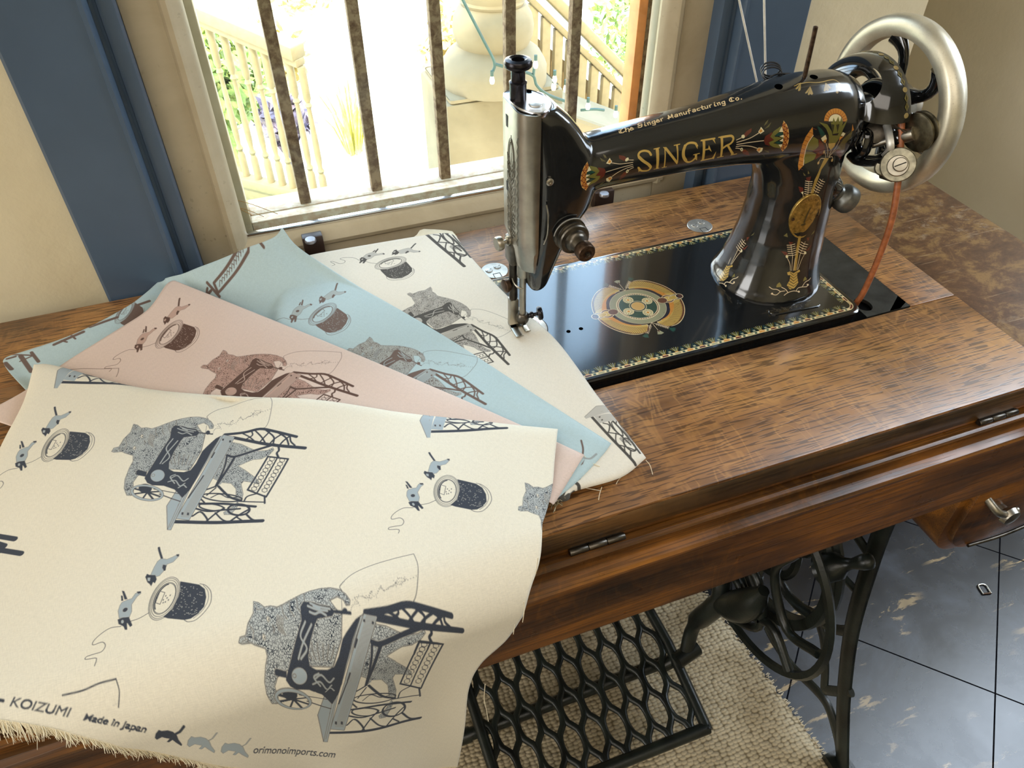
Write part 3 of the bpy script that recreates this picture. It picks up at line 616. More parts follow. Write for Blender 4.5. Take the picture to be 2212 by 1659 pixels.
def gp(px, py, z): return at(px, py, z=z)
c = at(470, 170, y=3.7); shrub('green bush behind the left porch railing', tuple(c), .26, 700, gl)
c = at(590, 130, y=4.6); shrub('yellow flowering bush behind the left porch railing', tuple(c), .22, 350, yl)
c = at(612, 262, y=3.3); shrub('dusky purple flowers low behind the left porch railing', tuple(c), .12, 260, m_leafy('mauve_flowers', srgb('5b4a40'), srgb('85788f'), srgb('a8929f')))
c = at(640, 30, y=8.5); shrub('pale sunlit tree foliage beyond the yard, left of the second bar', tuple(c), .6, 160, yl, .8, .07)
c = at(1400, 60, y=5.5); shrub('sunlit yellow-green tree seen over the right stair rail', tuple(c), .55, 1200, gl, 1.0)
c = at(975, 100, y=4.5); shrub('golden bush just left of the cement column', tuple(c), .2, 260, yl, 1.4)
gs = MB(); c = gp(765, 330, -1.3)
for i in range(44):
    a = RNG.rand()*2*pi; r = .02+.04*RNG.rand(); h = .25+.32*RNG.rand(); lean = .18*RNG.rand()
    p0 = np.array(c)+[cos(a)*r, sin(a)*r, 0]; p1 = p0+[cos(a)*lean*.4, sin(a)*lean*.4, h*.6]; p2 = p0+[cos(a)*lean, sin(a)*lean, h]
    gs.tube([p0, p1, p2], [.008, .006, .0005], 4)
tag(gs.obj('grass_clump', m_leafy('yellow_grass', srgb('b0a544'), srgb('cfc666'), srgb('e2da90')), smooth=0), 'clump of tall yellow-green grass beside the second window bar', 'grass clump')
# left porch railing
rl = empty('porch_railing', tuple(at(560, 410, y=2.9)), 'cream porch railing with turned balusters, descending on the left', 'railing')
tops = [(421,41),(452,54),(484,70),(516,84),(544,97),(570,108),(596,120),(622,132),(648,144),(392,28),(362,15)]; bots = [(503,377),(531,382),(557,389),(585,394),(610,399),(633,404),(657,410),(681,416),(705,422),(475,370),(447,363)]
PT, PB = [], []
for i, (a, b) in enumerate(zip(tops, bots)):
    Y = 3.0-.05*(a[0]-421)/28
    t_ = at(*a, y=Y); b_ = at(*b, y=Y); t_[0] = b_[0] = (t_[0]+b_[0])/2; PT.append(t_); PB.append(b_); H = t_[2]-b_[2]
    pr = [(.016, 0), (.016, .16*H), (.010, .19*H), (.016, .21*H), (.009, .235*H), (.013, .30*H), (.0135, .42*H), (.010, .62*H), (.0085, .70*H), (.015, .72*H), (.009, .745*H), (.015, .77*H), (.016, H)]
    MB().lathe(pr, b_, (0, 0, 1), 12).obj('baluster', M['railp'], rl)
o_ = sorted(range(len(PT)), key=lambda i: PT[i][0]); A, B = PT[o_[0]], PT[o_[-1]]; A = A-(B-A)*.3
def beam(name, A, B, w, h, mt, parent, dz=0):
    A = Vector(A); B = Vector(B); d = (B-A); n = Vector((d.y, -d.x, 0)).normalized()*w/2; z = Vector((0, 0, h)); s0 = Vector((0, 0, dz))
    m_ = MB(); m_.loft([[A-n+s0, A+n+s0, A+n+z+s0, A-n+z+s0], [B-n+s0, B+n+s0, B+n+z+s0, B-n+z+s0]]); return m_.obj(name, mt, parent, bevel=min(w, h)*.12, smooth=40)
beam('handrail', A, B, .075, .05, M['railp'], rl, .028); beam('rail_moulding', A, B, .05, .03, M['railp'], rl, 0)
A, B = PB[o_[0]], PB[o_[-1]]; A = A-(B-A)*.3; beam('bottom_rail', A, B, .06, .045, M['railp'], rl, -.045)
beam('skirt_board', A, B, .03, .07, M['railp'], rl, -.115)
sd = MB(); a_, b_ = at(500, 445, y=2.5), at(760, 480, y=2.3); sd.box((-1.2, 1.2, -.66), (.08, 3.02, -.60)); sd.box((-1.2, 2.95, -1.3), (.08, 3.02, -.60)); struct(sd.obj('ground', M['teal'], smooth=0))
# cement column on its pier and sloping wall
YC = 2.0
def rz(px, py): return at(px, py, y=YC)
cc = rz(1066, 110); k_ = (rz(1140, 100)[0]-rz(1000, 100)[0])/140
cl = empty('cement_column', (cc[0], YC, rz(1066, 330)[2]), 'bulbous cement column standing on a square pier outside the window', 'column')
zz = lambda py: at(1066, py, y=YC-.15)[2]
prof = [(.0, zz(215)), (.19, zz(215)), (.19, zz(180)), (.185, zz(172)), (.165, zz(150)), (.135, zz(136)), (.125, zz(130)), (.138, zz(112)), (.142, zz(90)), (.135, zz(66)), (.118, zz(48)), (.105, zz(42)), (.112, zz(34)), (.108, zz(28)), (.120, zz(10)), (.128, zz(-20)), (.12, zz(-70)), (.10, zz(-120)), (.10, 2.6)]
prof = [(r*.93, z-zz(215)) for r, z in prof]
MB().lathe(prof, (cc[0], YC, zz(215)), (0, 0, 1), 40).obj('shaft', M['cement'], cl)
pb = MB(); hw = .205; pb.box((cc[0]-hw, YC-hw*.6, -1.3), (cc[0]+hw, YC+hw, zz(222))); pb.box((cc[0]-hw*.93, YC-hw*.58, zz(222)), (cc[0]+hw*.93, YC+hw*.95, zz(213))); pb.obj('pier', M['cement'], cl, bevel=.012)
a, b = at(1150, 218, y=1.9), at(1440, 318, y=1.9); sw = MB(); sw.prism([(cc[0]+.1, a[2]+.03), (b[0]+.2, b[2]-.07), (b[0]+.2, -1.3), (cc[0]+.1, -1.3)], 1.78, 2.1, 'y')
tag(sw.obj('stair_wall', M['cement'], smooth=0, bevel=.015), 'sloping cement stair wall running down right of the column', 'wall')
# right stair railing
rr = empty('stair_railing', tuple(at(1300, 240, y=2.35)), 'cream stair railing sloping down behind the cement column', 'railing')
YR = 2.35; A = at(1120, -60, y=YR); B = at(1440, 262, y=YR)
beam('handrail', A, B, .08, .055, M['railp'], rr, .0); A2, B2 = A-np.array([0, 0, .065]), B-np.array([0, 0, .065]); beam('rail_moulding', A2, B2, .045, .03, M['railp'], rr)
for i in range(11):
    px = 1150+i*27; x = at(px, 120, y=YR)[0]; t = (x-A[0])/(B[0]-A[0]); zt = A2[2]+(B2[2]-A2[2])*t+.01
    MB().box((x-.017, YR-.015, zt-.62), (x+.017, YR+.015, zt)).obj('baluster', M['railp'], rr, bevel=.003)
sb = MB(); sb.prism([(A[0], A[2]-.66), (B[0], B[2]-.66), (B[0], B[2]-1.1), (A[0], A[2]-1.1)], YR-.02, YR+.02, 'y'); sb.obj('bottom_rail', M['railp'], rr, smooth=0)
bb = MB(); bb.prism([(A[0]-.1, A2[2]-.02), (B[0], B2[2]-.04), (B[0], B2[2]-.75), (A[0]-.1, A2[2]-.75)], YR+.10, YR+.13, 'y'); bb.obj('backing_board', simple('peach_board', srgb('8f7650'), .7, var=.08), rr, smooth=0)
# string lights
sg = empty('string_lights', tuple(at(1100, 160, y=1.75)), 'green-wired string lights draped around the cement column', 'string lights')
wire = [[(995,-10),(1015,30),(1045,88),(1068,135),(1062,160)], [(1068,138),(1110,150),(1150,162),(1160,185),(1185,205),(1240,225)], [(1255,238),(1285,236),(1305,238)], [(1152,165),(1154,145)]]
wm = simple('green_wire', srgb('2a453f'), .6)
for w_ in wire: MB().tube(sm([tuple(at(x, y, y=1.74)) for x, y in w_], 5), .0045, 6).obj('wire', wm, sg, smooth=60)
bm_ = simple('warm_lit_bulb', (1, .8, .5), .3, em=(1, .72, .42), ems=2.2)
for x, y in ((1063,172),(1157,138),(1196,186),(1222,190),(1270,228),(1330,245),(1198,170)):
    c = at(x, y, y=1.73); MB().lathe([(0, -.014), (.006, -.012), (.008, -.003), (.006, .006), (.003, .012), (0, .014)], c, (0, 0, 1), 12).obj('bulb', bm_, sg)
    MB().lathe([(.005, .010), (.005, .026), (0, .026)], c, (0, 0, 1), 10).obj('bulb_socket', wm, sg)
# ------------------------------------------------------------------ treadle table
TT = .760; TX0, TX1, TY0, TY1 = -.66, .4825, -.138, .287
tb = empty('treadle_table', (.0, .07, 0), 'golden oak treadle sewing table with black cast iron base, by the window', 'table')
OX0, OX1, OY0, OY1 = -.004, .4262, -.0065, .1815
def board(name, a, b, mt=M['oak'], **k): return box(name, a, b, mt, tb, **k)
top = MB()
top.box((TX0, TY0, TT-.026), (TX1, OY0, TT)); top.box((TX0, OY1, TT-.026), (TX1, TY1, TT)); top.box((TX0, OY0, TT-.026), (OX0, OY1, TT)); top.box((OX1, OY0+.0006, TT-.026), (TX1, OY1-.0006, TT))
top.obj('tabletop', M['oak'], tb, bevel=.0012)
board('recess_floor', (OX0, OY0, TT-.030), (OX1, OY1, TT-.024), M['felt'], bevel=0)
MB().box((TX1+.0008, -.22, TT-.030), (.636, TY1, TT-.0035)).obj('side_leaf', M['leaf'], tb, bevel=.002)
# moulded front rail
pf = [(-.1365, TT-.0262), (-.1385, TT-.0262), (-.1390, TT-.0285), (-.1345, TT-.0290), (-.1345, TT-.0310), (-.1385, TT-.0305), (-.1470, TT-.0268), (-.1500, TT-.0272), (-.1512, TT-.0290), (-.1505, TT-.0312),
      (-.1492, TT-.0340), (-.1492, TT-.0390), (-.1510, TT-.0425), (-.1545, TT-.0440), (-.1580, TT-.0450), (-.1600, TT-.0475), (-.1598, TT-.0505), (-.1575, TT-.0530), (-.1560, TT-.0535), (-.1572, TT-.0550), (-.1572, TT-.1290), (-.1560, TT-.1300), (-.1365, TT-.1300)]
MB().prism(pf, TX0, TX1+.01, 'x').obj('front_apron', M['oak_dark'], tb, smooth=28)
MB().prism([(TY0-.0002, TT-.003), (TY0-.0016, TT-.006), (TY0-.0016, TT-.024), (TY0-.0002, TT-.027), (TY0+.004, TT-.027), (TY0+.004, TT-.003)], TX0, TX1, 'x').obj('edge_moulding', M['oak_edge'], tb, smooth=30)
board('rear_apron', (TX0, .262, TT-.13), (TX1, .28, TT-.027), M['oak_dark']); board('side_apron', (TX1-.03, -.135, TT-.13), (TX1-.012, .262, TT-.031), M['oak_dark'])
for x0, x1 in ((-.0065, .0405), (.394, .4385)):
    h = MB(); w = (x1-x0-.0012)/3
    for k in range(3):
        a = x0+k*(w+.0006); h.lathe([(0, 0), (.0027, 0), (.0030, .0004), (.0030, w-.0004), (.0027, w), (0, w)], (a, -.1425, TT-.0265), (1, 0, 0), 14)
    h.box((x0+.002, -.1405, TT-.0275), (x1-.002, -.1375, TT-.024)); h.obj('hinge', M['steel_dark'], tb, smooth=50)
# round hinge discs of the sewing head, let into the back board
for cx_, cy_ in ((.0523, .2000), (.3052, .2030)):
    d = MB(); R_ = .0145; z = TT+.0004
    d.lathe([(0, 0), (R_, 0), (R_, .0006), (R_-.0004, .0009), (0, .0009)], (cx_, cy_, z-.0003), (0, 0, 1), 40); o = d.obj('hinge_disc', M['steel'], tb, smooth=30)
    for dx, dy, a in ((-.0058, .0015, .5), (.0048, .0050, .4)):
        s_ = MB(); s_.lathe([(0, 0), (.0040, 0), (.0036, .0008), (0, .0011)], (cx_+dx, cy_+dy, z+.0006), (0, 0, 1), 22); so = s_.obj('screw', M['steel'], o)
        v = Vector((cos(a), sin(a), 0)); n = Vector((-v.y, v.x, 0))*.0004; c = Vector((cx_+dx, cy_+dy, z+.00155)); MB().add([c-v*.0036-n, c+v*.0036-n, c+v*.0036+n, c-v*.0036+n], [(0, 1, 2, 3)]).obj('screw_slot', M['felt'], o)
    for a, b in (((-.004, -.0138), (-.004, -.0062)), ((-.004, -.0062), (.0036, -.0062)), ((.0036, -.0062), (.0036, -.0138))):
        MB().tube([(cx_+a[0], cy_+a[1], z+.0006), (cx_+b[0], cy_+b[1], z+.0006)], .0004, 5).obj('slot_edge', M['felt'], o)
# metal cover plate with belt slot
cpm = M['iron']; cp = MB(); x0, x1, y0, y1, z0, z1 = .3725, .4256, -.0056, .1808, TT-.003, TT+.0006
sx0, sx1, sy0, sy1 = .3735, .3905, .0020, .0230
loop = [((sx0+sx1)/2+(sx1-sx0)/2*cos(a), (sy0+sy1)/2+(sy1-sy0)/2*sin(a)) for a in np.linspace(0, 2*pi, 25)[:-1]]
outer = []
for a in np.linspace(0, 2*pi, 25)[:-1]:
    c, s_ = cos(a), sin(a); mx, my = (sx0+sx1)/2, (sy0+sy1)/2
    tx = ((x1-mx) if c > 0 else (x0-mx))/c if abs(c) > 1e-6 else 1e9; ty = ((.045-my) if s_ > 0 else (y0-my))/s_ if abs(s_) > 1e-6 else 1e9
    t = min(tx, ty); outer.append((mx+c*t, my+s_*t))
v = [(x, y, z1) for x, y in loop]+[(x, y, z1) for x, y in outer]+[(x, y, z0) for x, y in loop]; n = 24
cp.add(v, [(i, (i+1) % n, n+(i+1) % n, n+i) for i in range(n)]+[(i, (i+1) % n, 2*n+(i+1) % n, 2*n+i) for i in range(n)])
cp.add([(x0, y0, z1), (x1, y0, z1), (x0, y0, z0-.004), (x1, y0, z0-.004), (x1, .045, z1), (x0, .045, z1)], [(0, 1, 3, 2)])
cp.add([(x1, y0, z1), (outer[21][0], y0, z1), (x1, outer[0][1], z1)], [(0, 1, 2)]); cp.box((x0, .045, z0), (x1, y1, z1))
def corner(cx, cy): 
    return
for cx, cy in ((x0, y0), (x1, y0), (x1, .045), (x0, .045)):
    i = min(range(n), key=lambda i: hypot(outer[i][0]-cx, outer[i][1]-cy)); j1 = outer[(i+1) % n]; j0 = outer[(i-1) % n]
    cp.add([(cx, cy, z1-.00002), (*outer[i], z1-.00002), (*j1, z1-.00002)], [(0, 1, 2)]); cp.add([(cx, cy, z1-.00002), (*outer[i], z1-.00002), (*j0, z1-.00002)], [(0, 1, 2)])
cp.obj('cover_plate', simple('dusty_black_steel', (.020, .022, .020), .42, .3, .5, 50, bump=.1), tb, smooth=20)
# drawer hanging under the right end
dr = MB(); dz0, dz1, dx0, dx1, dyf, dyb = .462, .632, .470, .640, -.128, .17
arc = [(dx0+.05-.05*cos(a), dz0+.05-.05*sin(a)) for a in np.linspace(0, pi/2, 9)]
sec = [(dx0, dz1)]+arc+[(dx1, dz0), (dx1, dz1)]
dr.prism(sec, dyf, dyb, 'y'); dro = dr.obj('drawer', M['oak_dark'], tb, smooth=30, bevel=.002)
fp = MB(); ins = [(x+(.010 if x < .6 else 0), z+(.010 if z < .55 else 0)) for x, z in sec]; fp.prism(ins, dyf-.008, dyf+.001, 'y'); fp.obj('drawer_front', M['oak_dark'], dro, bevel=.002)
MB().tube(sm([(dx0+.045, dyf-.010, dz0+.019), (dx0+.10, dyf-.012, dz0+.018), (dx1+.004, dyf-.010, dz0+.022)], 5), .0022, 8).obj('lip_strip', M['steel_dark'], dro, smooth=60)
pl_ = MB(); c = at(2178, 1112, y=dyf-.02); pl_.lathe([(0, .022), (.010, .020), (.012, .014), (.006, .008), (.005, 0)], (c[0], dyf-.006, c[2]), (0, -1, 0), 20); pl_.obj('knob', M['steel_old'], dro)
pl_ = MB(); pl_.tube(sm([(c[0]-.03, dyf-.006, c[2]+.025), (c[0]-.024, dyf-.020, c[2]+.016), (c[0]-.006, dyf-.02, c[2]+.004), (c[0]+.01, dyf-.02, c[2]+.004)], 5), .0045, 10).obj('drawer_pull', M['steel_old'], dro, smooth=60)
# cast iron base
ir = M['iron']
def leg_frame(x, mirror=1):
    m_ = MB()
    def bar(P, r0=.009, fl=.55): m_.tube([(x, y, z) for y, z in sm(P, 5)], r0, 10, flat=fl, up=(1, 0, 0))
    bar([(-.055, .640), (-.068, .50), (-.077, .41), (-.100, .27), (-.135, .155), (-.165, .08), (-.195, .012)], .0125)
    bar([(.215, .640), (.225, .50), (.235, .41), (.255, .27), (.285, .155), (.31, .08), (.33, .014)], .0125)
    q_ = lambda L: [(lambda c: (c[1], c[2]+(x < 0)*.0))(at(*s_, x=.446)) for s_ in L]
    bar(q_([(1640,1352),(1662,1395),(1700,1448),(1745,1492),(1775,1532),(1796,1600),(1803,1648)]), .0095); bar(q_([(1752,1345),(1764,1390),(1768,1440),(1766,1495)]), .0075)
    bar(q_([(1752,1345),(1780,1362),(1805,1368),(1824,1367)]), .0080); bar(q_([(1766,1496),(1800,1500),(1824,1500)]), .0080)
    bar([(.075, .145), (.105, .085), (.17, .052), (.235, .058), (.28, .050), (.325, .018)], .0095); bar([(.17, .165), (.20, .175), (.225, .22), (.242, .24)], .008)
    bar([(-.06, .58), (.01, .50), (.03, .40), (-.02, .33), (-.085, .33)], .007); bar([(.22, .58), (.15, .50), (.13, .40), (.18, .33), (.243, .33)], .007)
    bar([(-.08, .40), (.0, .42), (.08, .46), (.16, .42), (.235, .40)], .008); bar([(-.055, .635), (.08, .62), (.215, .635)], .010)
    bar([(.08, .46), (.08, .30), (.077, .145)], .008)
    z0 = .0085 if x < 0 else 0; m_.box((x-.016, -.225, z0), (x+.016, -.170, .018)); m_.box((x-.016, .30, z0), (x+.016, .355, .018)); m_.box((x-.02, -.07, .618), (x+.02, .24, .630))
    return m_.obj('leg_frame', ir, tb, smooth=50)
leg_frame(.458); leg_frame(-.30)
cb = MB()
for P in ([(-.30, .24, .50), (-.05, .245, .43), (.08, .25, .33), (.20, .245, .43), (.458, .24, .50)], [(-.30, .25, .14), (-.05, .25, .22), (.08, .25, .31), (.20, .25, .22), (.458, .25, .14)]): cb.tube(sm(P, 6), .009, 10)
cb.lathe([(.055, -.006), (.062, 0), (.055, .006), (.048, 0), (.055, -.006)], (.08, .25, .32), (0, 1, 0), 28); cb.obj('cross_brace', ir, tb, smooth=50)
# flywheel
fw = MB(); fc = (.392, .045, .352); Rw = .150
fw.lathe([(Rw-.016, -.010), (Rw-.002, -.012), (Rw, -.006), (Rw-.004, 0), (Rw, .006), (Rw-.002, .012), (Rw-.016, .010), (Rw-.020, 0), (Rw-.016, -.010)], fc, (1, 0, 0), 72)
fw.lathe([(0, -.026), (.020, -.024), (.024, -.012), (.024, .012), (.020, .024), (0, .026)], fc, (1, 0, 0), 28)
fw.lathe([(.070, -.004), (.078, -.005), (.082, 0), (.078, .005), (.070, .004), (.068, 0), (.070, -.004)], fc, (1, 0, 0), 48)
for k in range(6):
    a = 2*pi*k/6+.3; P = [(fc[0]-.004*sin(pi*t), fc[1]+cos(a+.35*sin(pi*t))*(.02+.115*t), fc[2]+sin(a+.35*sin(pi*t))*(.02+.115*t)) for t in np.linspace(0, 1, 8)]; fw.tube(P, [.010, .009, .008, .007, .007, .007, .008, .010], 10, flat=.6)
fw.obj('flywheel', ir, tb, smooth=50)
# dress guard in front of the wheel, with pierced scrolls
dg = MB(); gx = .352; gc = (gx, .005, .335)
dg.lathe([(.150, -.004), (.158, -.005), (.162, 0), (.158, .005), (.150, .004), (.150, -.004)], gc, (1, 0, 0), 60)
for P in ([(.0, -.15), (-.05, -.09), (-.02, -.02), (.05, -.01), (.08, .06)], [(.0, -.15), (.06, -.10), (.10, -.03), (.06, .05), (.0, .10)], [(-.145, .0), (-.09, -.03), (-.04, .03), (-.06, .10)], [(-.12, -.09), (-.07, -.06), (-.03, -.09), (.02, -.07), (.06, -.11)], [(.10, .11), (.04, .06), (-.02, .09), (-.07, .13)]):
    dg.tube([(gx, gc[1]+y, gc[2]+z) for y, z in sm(P, 5)], .0065, 10)
dg.obj('dress_guard', ir, tb, smooth=50)
bk = MB(); a_ = at(1880, 1212, x=.400); e_ = at(1812, 1222, x=.385); f_ = at(1770, 1230, x=.372)
bk.tube(sm([tuple(f_), tuple(e_), tuple((np.array(e_)*.7+a_*.3)), tuple(a_*.5+e_*.5), tuple(a_), tuple(a_+(a_-e_)*.12)], 4), [.016]*3+[.014]*3+[.010]*3+[.005]*3+[.005]*2+[.0075]*2+[.009]*2+[.0085]*2+[.004]*0+[.005], 12) if False else bk.tube([tuple(f_), tuple(e_), tuple(e_*.8+a_*.2), tuple(e_*.55+a_*.45), tuple(e_*.25+a_*.75), tuple(a_), tuple(a_+(a_-e_)*.10)], [.019, .017, .009, .0065, .0095, .0095, .002], 14)
bk.obj('release_lever', ir, tb, smooth=60)
# pitman and the cast bracket reaching down to the pedal pivot
hub = at(1560, 1300, x=.33); p = at(1640, 1290, x=.345); q = at(1492, 1372, x=.300); r_ = at(1482, 1412, z=.100)
pk = MB(); pk.tube(sm([tuple(at(1545, 1205, x=.335)), tuple(at(1560, 1262, x=.335)), tuple(at(1548, 1306, x=.328)), tuple(at(1500, 1350, x=.310)), tuple(r_)], 4), [.013]*4+[.015]*4+[.019]*4+[.012]*4+[.011], 12, flat=.8)
pk.tube(sm([tuple(at(1548, 1298, x=.33)), tuple(at(1575, 1308, x=.334)), tuple(at(1605, 1308, x=.338)), tuple(at(1632, 1294, x=.342)), tuple(at(1650, 1276, x=.345))], 4), [.012, .014, .016, .018, .020, .022, .023, .024, .024, .023, .022, .020, .018, .015, .012, .010, .008], 16); pk.tube([tuple(at(1505, 1398, z=.100)), tuple(at(1462, 1428, z=.097))], .013, 14)
pk.obj('pedal_bracket', ir, tb, smooth=60)
pr_ = MB(); pr_.tube([(.31, .11, .10), (.36, .06, .352)], .007, 10); pr_.obj('pitman_rod', M['oak_dark'], tb, smooth=60)
# pedal: cast frame with wavy grille
pd = MB(); PX0, PX1, PY0, PY1, PZ = -.046, .268, -.090, .190, .085
slope = .10
def pz(y): return PZ+(y-.03)*slope
def pbar(P, r, fl=.7): pd.tube([(x, y, pz(y)) for x, y in P], r, 10, flat=fl, up=(0, 0, 1))
pbar([(PX0, PY0), (PX0, PY1)], .0085, 1.0); pbar([(PX1+.005, PY0-.004), (PX1+.012, .045), (PX1+.005, PY1)], .0085, 1.0); pbar([(PX0-.004, PY0), (PX1+.008, PY0)], .0095, .9); pbar([(PX0, PY1), (PX1, PY1)], .0085, .9)
nx_, ny_ = 9, 6; px_ = (PX1-PX0)/nx_; py_ = (PY1-PY0)/ny_
for i in range(nx_+1):                               # standing wavy ribs that meet their neighbours
    for s_ in (1, -1):
        P = []
        for j in range(ny_*8+1):
            t = j/8; w_ = cos(pi*t); w_ = math.copysign(abs(w_)**.55, w_); x = PX0+px_*(i+.5*0)+s_*px_*.5*(.5+.5*w_) if False else PX0+px_*i+s_*(px_*.25)*(1+w_)*.96
            if PX0-.001 <= x <= PX1+.004: P.append((x, PY0+t*py_))
            else:
                if len(P) > 2: pbar(P, .0052)
                P = []
        if len(P) > 2 and (i+s_*.25) > -.3: pbar(P, .0052)
pd.tube([(PX0-.02, .03, .058), (PX1-.005, .03, .060)], .010, 12); pd.tube([(PX1-.012, .022, .066), (PX1+.045, .022, .088)], .011, 12)
pd.obj('treadle_pedal', ir, tb, smooth=50)
MB().tube([(-.32, .03, .057), (-.06, .03, .058)], .012, 12).obj('pedal_rod', ir, tb, smooth=60)
# ------------------------------------------------------------------ rug and the little things on the floor
rg = MB(); A = np.array([.4135, .285]); Bp = np.array([.463, -.32]); N = 120; row = []
for i in range(N+1):
    t = i/N; e = A+(Bp-A)*t; row.append((e[0]+.0025*sin(i*2.3)+.002*sin(i*.9), e[1]))
vv = []; ff = []; K = 60
for i in range(N+1):
    for j in range(K+1):
        s_ = j/K; x = row[i][0]*(1-s_)+(-.75)*s_; y = row[i][1]; z = .0065*(1-max(0, 1-(s_*K)/1.0)**2)+.0012*sin(x*60+y*20)*min(1, s_*10); vv.append((x, y, max(z, .0006)))
for i in range(N):
    for j in range(K): a = i*(K+1)+j; ff.append((a, a+1, a+K+2, a+K+1))
ru = rg.add(vv, ff).obj('rug', M['rug'], smooth=80); tag(ru, 'cream woven cotton rug lying under the treadle table', 'rug')
fm = simple('cotton_fluff', srgb('cbbfa6'), .9); fz = MB()
for i in range(260):
    t = RNG.rand(); e = A+(Bp-A)*t; d = np.array([.5+RNG.rand()*.8, RNG.rand()-.5])*.004; z = .002+RNG.rand()*.005
    fz.tube([(e[0]-.002, e[1], z), (e[0]+d[0]*.6, e[1]+d[1]*.5, z+.001), (e[0]+d[0], e[1]+d[1], z-.001)], .0006, 4)
fo = fz.obj('frayed_edge', fm, ru, smooth=60); fo['kind'] = 'stuff'
bc = at(2125, 1274, z=0); rot_ = -.25
def bl(x, y): return (bc[0]+x*cos(rot_)-y*sin(rot_), bc[1]+x*sin(rot_)+y*cos(rot_))
P = [bl(-.0075, -.010), bl(-.0078, .004), bl(-.005, .0095), bl(.005, .0095), bl(.0078, .004), bl(.0075, -.010)]
b_ = MB(); b_.tube([(x, y, .0022) for x, y in sm(P, 4)], .0017, 8); bo = b_.obj('strap_slide', M['alu'], smooth=60); tag(bo, 'small bright metal loop lying on the dark floor tiles', 'buckle')
MB().tube([(*bl(-.0075, -.009), .0022), (*bl(.0075, -.009), .0022)], .0018, 8).obj('cross_bar', M['pin'], bo, smooth=60)
# ------------------------------------------------------------------ sewing machine
sewm = empty('sewing_machine', (.18, .09, TT), 'black antique sewing machine with gold lotus decals and a large nickel handwheel', 'sewing machine')
en = M['enamel']; YC_ = .0885
def uvlayer(o, name, fn):
    me = o.data; l = me.uv_layers.new(name=name); n = len(me.loops); co = np.zeros(len(me.vertices)*3); me.vertices.foreach_get('co', co); co = co.reshape(-1, 3)
    vi = np.zeros(n, int); me.loops.foreach_get('vertex_index', vi); off = Vector((0, 0, 0)); p = o
    while p is not None: off += Vector(p.location); p = p.parent
    l.data.foreach_set('uv', fn(co[vi]+np.array(off)).astype(np.float32).ravel())
# bed
def rrect(x0, y0, x1, y1, r, n=6):
    out = []
    for cx, cy, a0 in ((x1-r, y0+r, -90), (x1-r, y1-r, 0), (x0+r, y1-r, 90), (x0+r, y0+r, 180)):
        for k in range(n+1): a = radians(a0+90*k/n); out.append((cx+r*cos(a), cy+r*sin(a)))
    return out
bd = MB(); rings = []
for ins, z in ((.002, TT-.010), (0, TT-.009), (0, TT-.0018), (.0004, TT-.001), (-.0008, TT+.0), (-.001, TT+.0045), (.0001, ZB-.0002), (.001, ZB), (.0016, ZB), (.004, ZB)):
    rings.append([(x, y, z) for x, y in rrect(.0+ins, .0+ins, .371-ins, .178-ins, .0135)])
bd.loft(rings); bed = bd.obj('bed', en, sewm, smooth=35)
cvb = bed_canvas(); imb = cvb.image('bed_decal'); uvlayer(bed, 'bed', lambda c: np.stack([(c[:, 0])/.371, (c[:, 1])/.178], 1))
bed.data.materials.clear(); bed.data.materials.append(m_decal('decorated_bed_enamel', (.006, .0065, .007), [('bed', imb)]))
for x, y in (at(1228, 716, z=ZB)[:2], at(1255, 710, z=ZB)[:2]): MB().lathe([(0, 0), (.0021, 0), (.0021, .0002), (0, .0002)], (x, y, ZB), (0, 0, 1), 18).obj('oil_hole', M['hole'], bed)
# serial number boss
c0, c1 = at(1672, 672, z=ZB+.001), at(1760, 655, z=ZB+.001); d = c1-c0; L = hypot(d[0], d[1]); a_ = atan2(d[1], d[0]); sp_ = MB(); rr_ = .0055
P = [(L*1+rr_*cos(t)*1.0-0, rr_*sin(t)) for t in np.linspace(-pi/2, pi/2, 9)]+[(rr_*cos(t), rr_*sin(t)) for t in np.linspace(pi/2, 3*pi/2, 9)]
T_ = lambda x, y: (c0[0]+x*cos(a_)-y*sin(a_), c0[1]+x*sin(a_)+y*cos(a_))
sp_.loft([[(*T_(x, y), ZB-.0005) for x, y in P], [(*T_(x, y), ZB+.0009) for x, y in P], [(*T_(x*.99+.0002, y*.86), ZB+.0014) for x, y in P]]); so = sp_.obj('serial_plate', en, sewm, smooth=30)
ft = MB(); T3, w3 = text_polys('G 8 4 9 1 6 7'); 
for t in T3: ft.add([(*T_(.002+x/w3*(L-.004), -.002+y*.0045), ZB+.00146) for x, y in t], [(0, 1, 2)])
ft.obj('serial_number', simple('worn_dark_gold', (.06, .05, .025), .5), so, smooth=0)
# body: arm, pillar and head grown together
def ring_x(x, yc, zc, ry, rz, n=28, e=2.2): return [(x, yc+ry*math.copysign(abs(cos(a))**(2/e), cos(a)), zc+ZB+rz*math.copysign(abs(sin(a))**(2/e), sin(a))) for a in np.linspace(0, 2*pi, n+1)[:-1]]
def ring_z(z, xc, yc, rx, ry, n=32, e=2.0, tilt=0): return [(xc+rx*math.copysign(abs(cos(a))**(2/e), cos(a)), yc+ry*math.copysign(abs(sin(a))**(2/e), sin(a)), z+ZB+tilt*rx*cos(a)) for a in np.linspace(0, 2*pi, n+1)[:-1]]
def bez(T, x): 
    xs = [t[0] for t in T]; return [np.interp(x, xs, [t[k] for t in T]) for k in range(1, len(T[0]))]
body = MB()
AR = [(.060, .158, .0195, .026), (.085, .1615, .021, .0250), (.110, .1650, .0225, .0240), (.150, .1670, .0240, .0255), (.200, .1690, .0260, .0275), (.240, .1710, .0290, .0315), (.270, .1715, .0320, .0355), (.300, .1705, .0340, .0390), (.330, .1680, .0350, .0410), (.345, .1660, .0338, .0395), (.354, .1650, .0305, .0365), (.359, .1640, .0255, .0310), (.361, .163, .017, .022)]
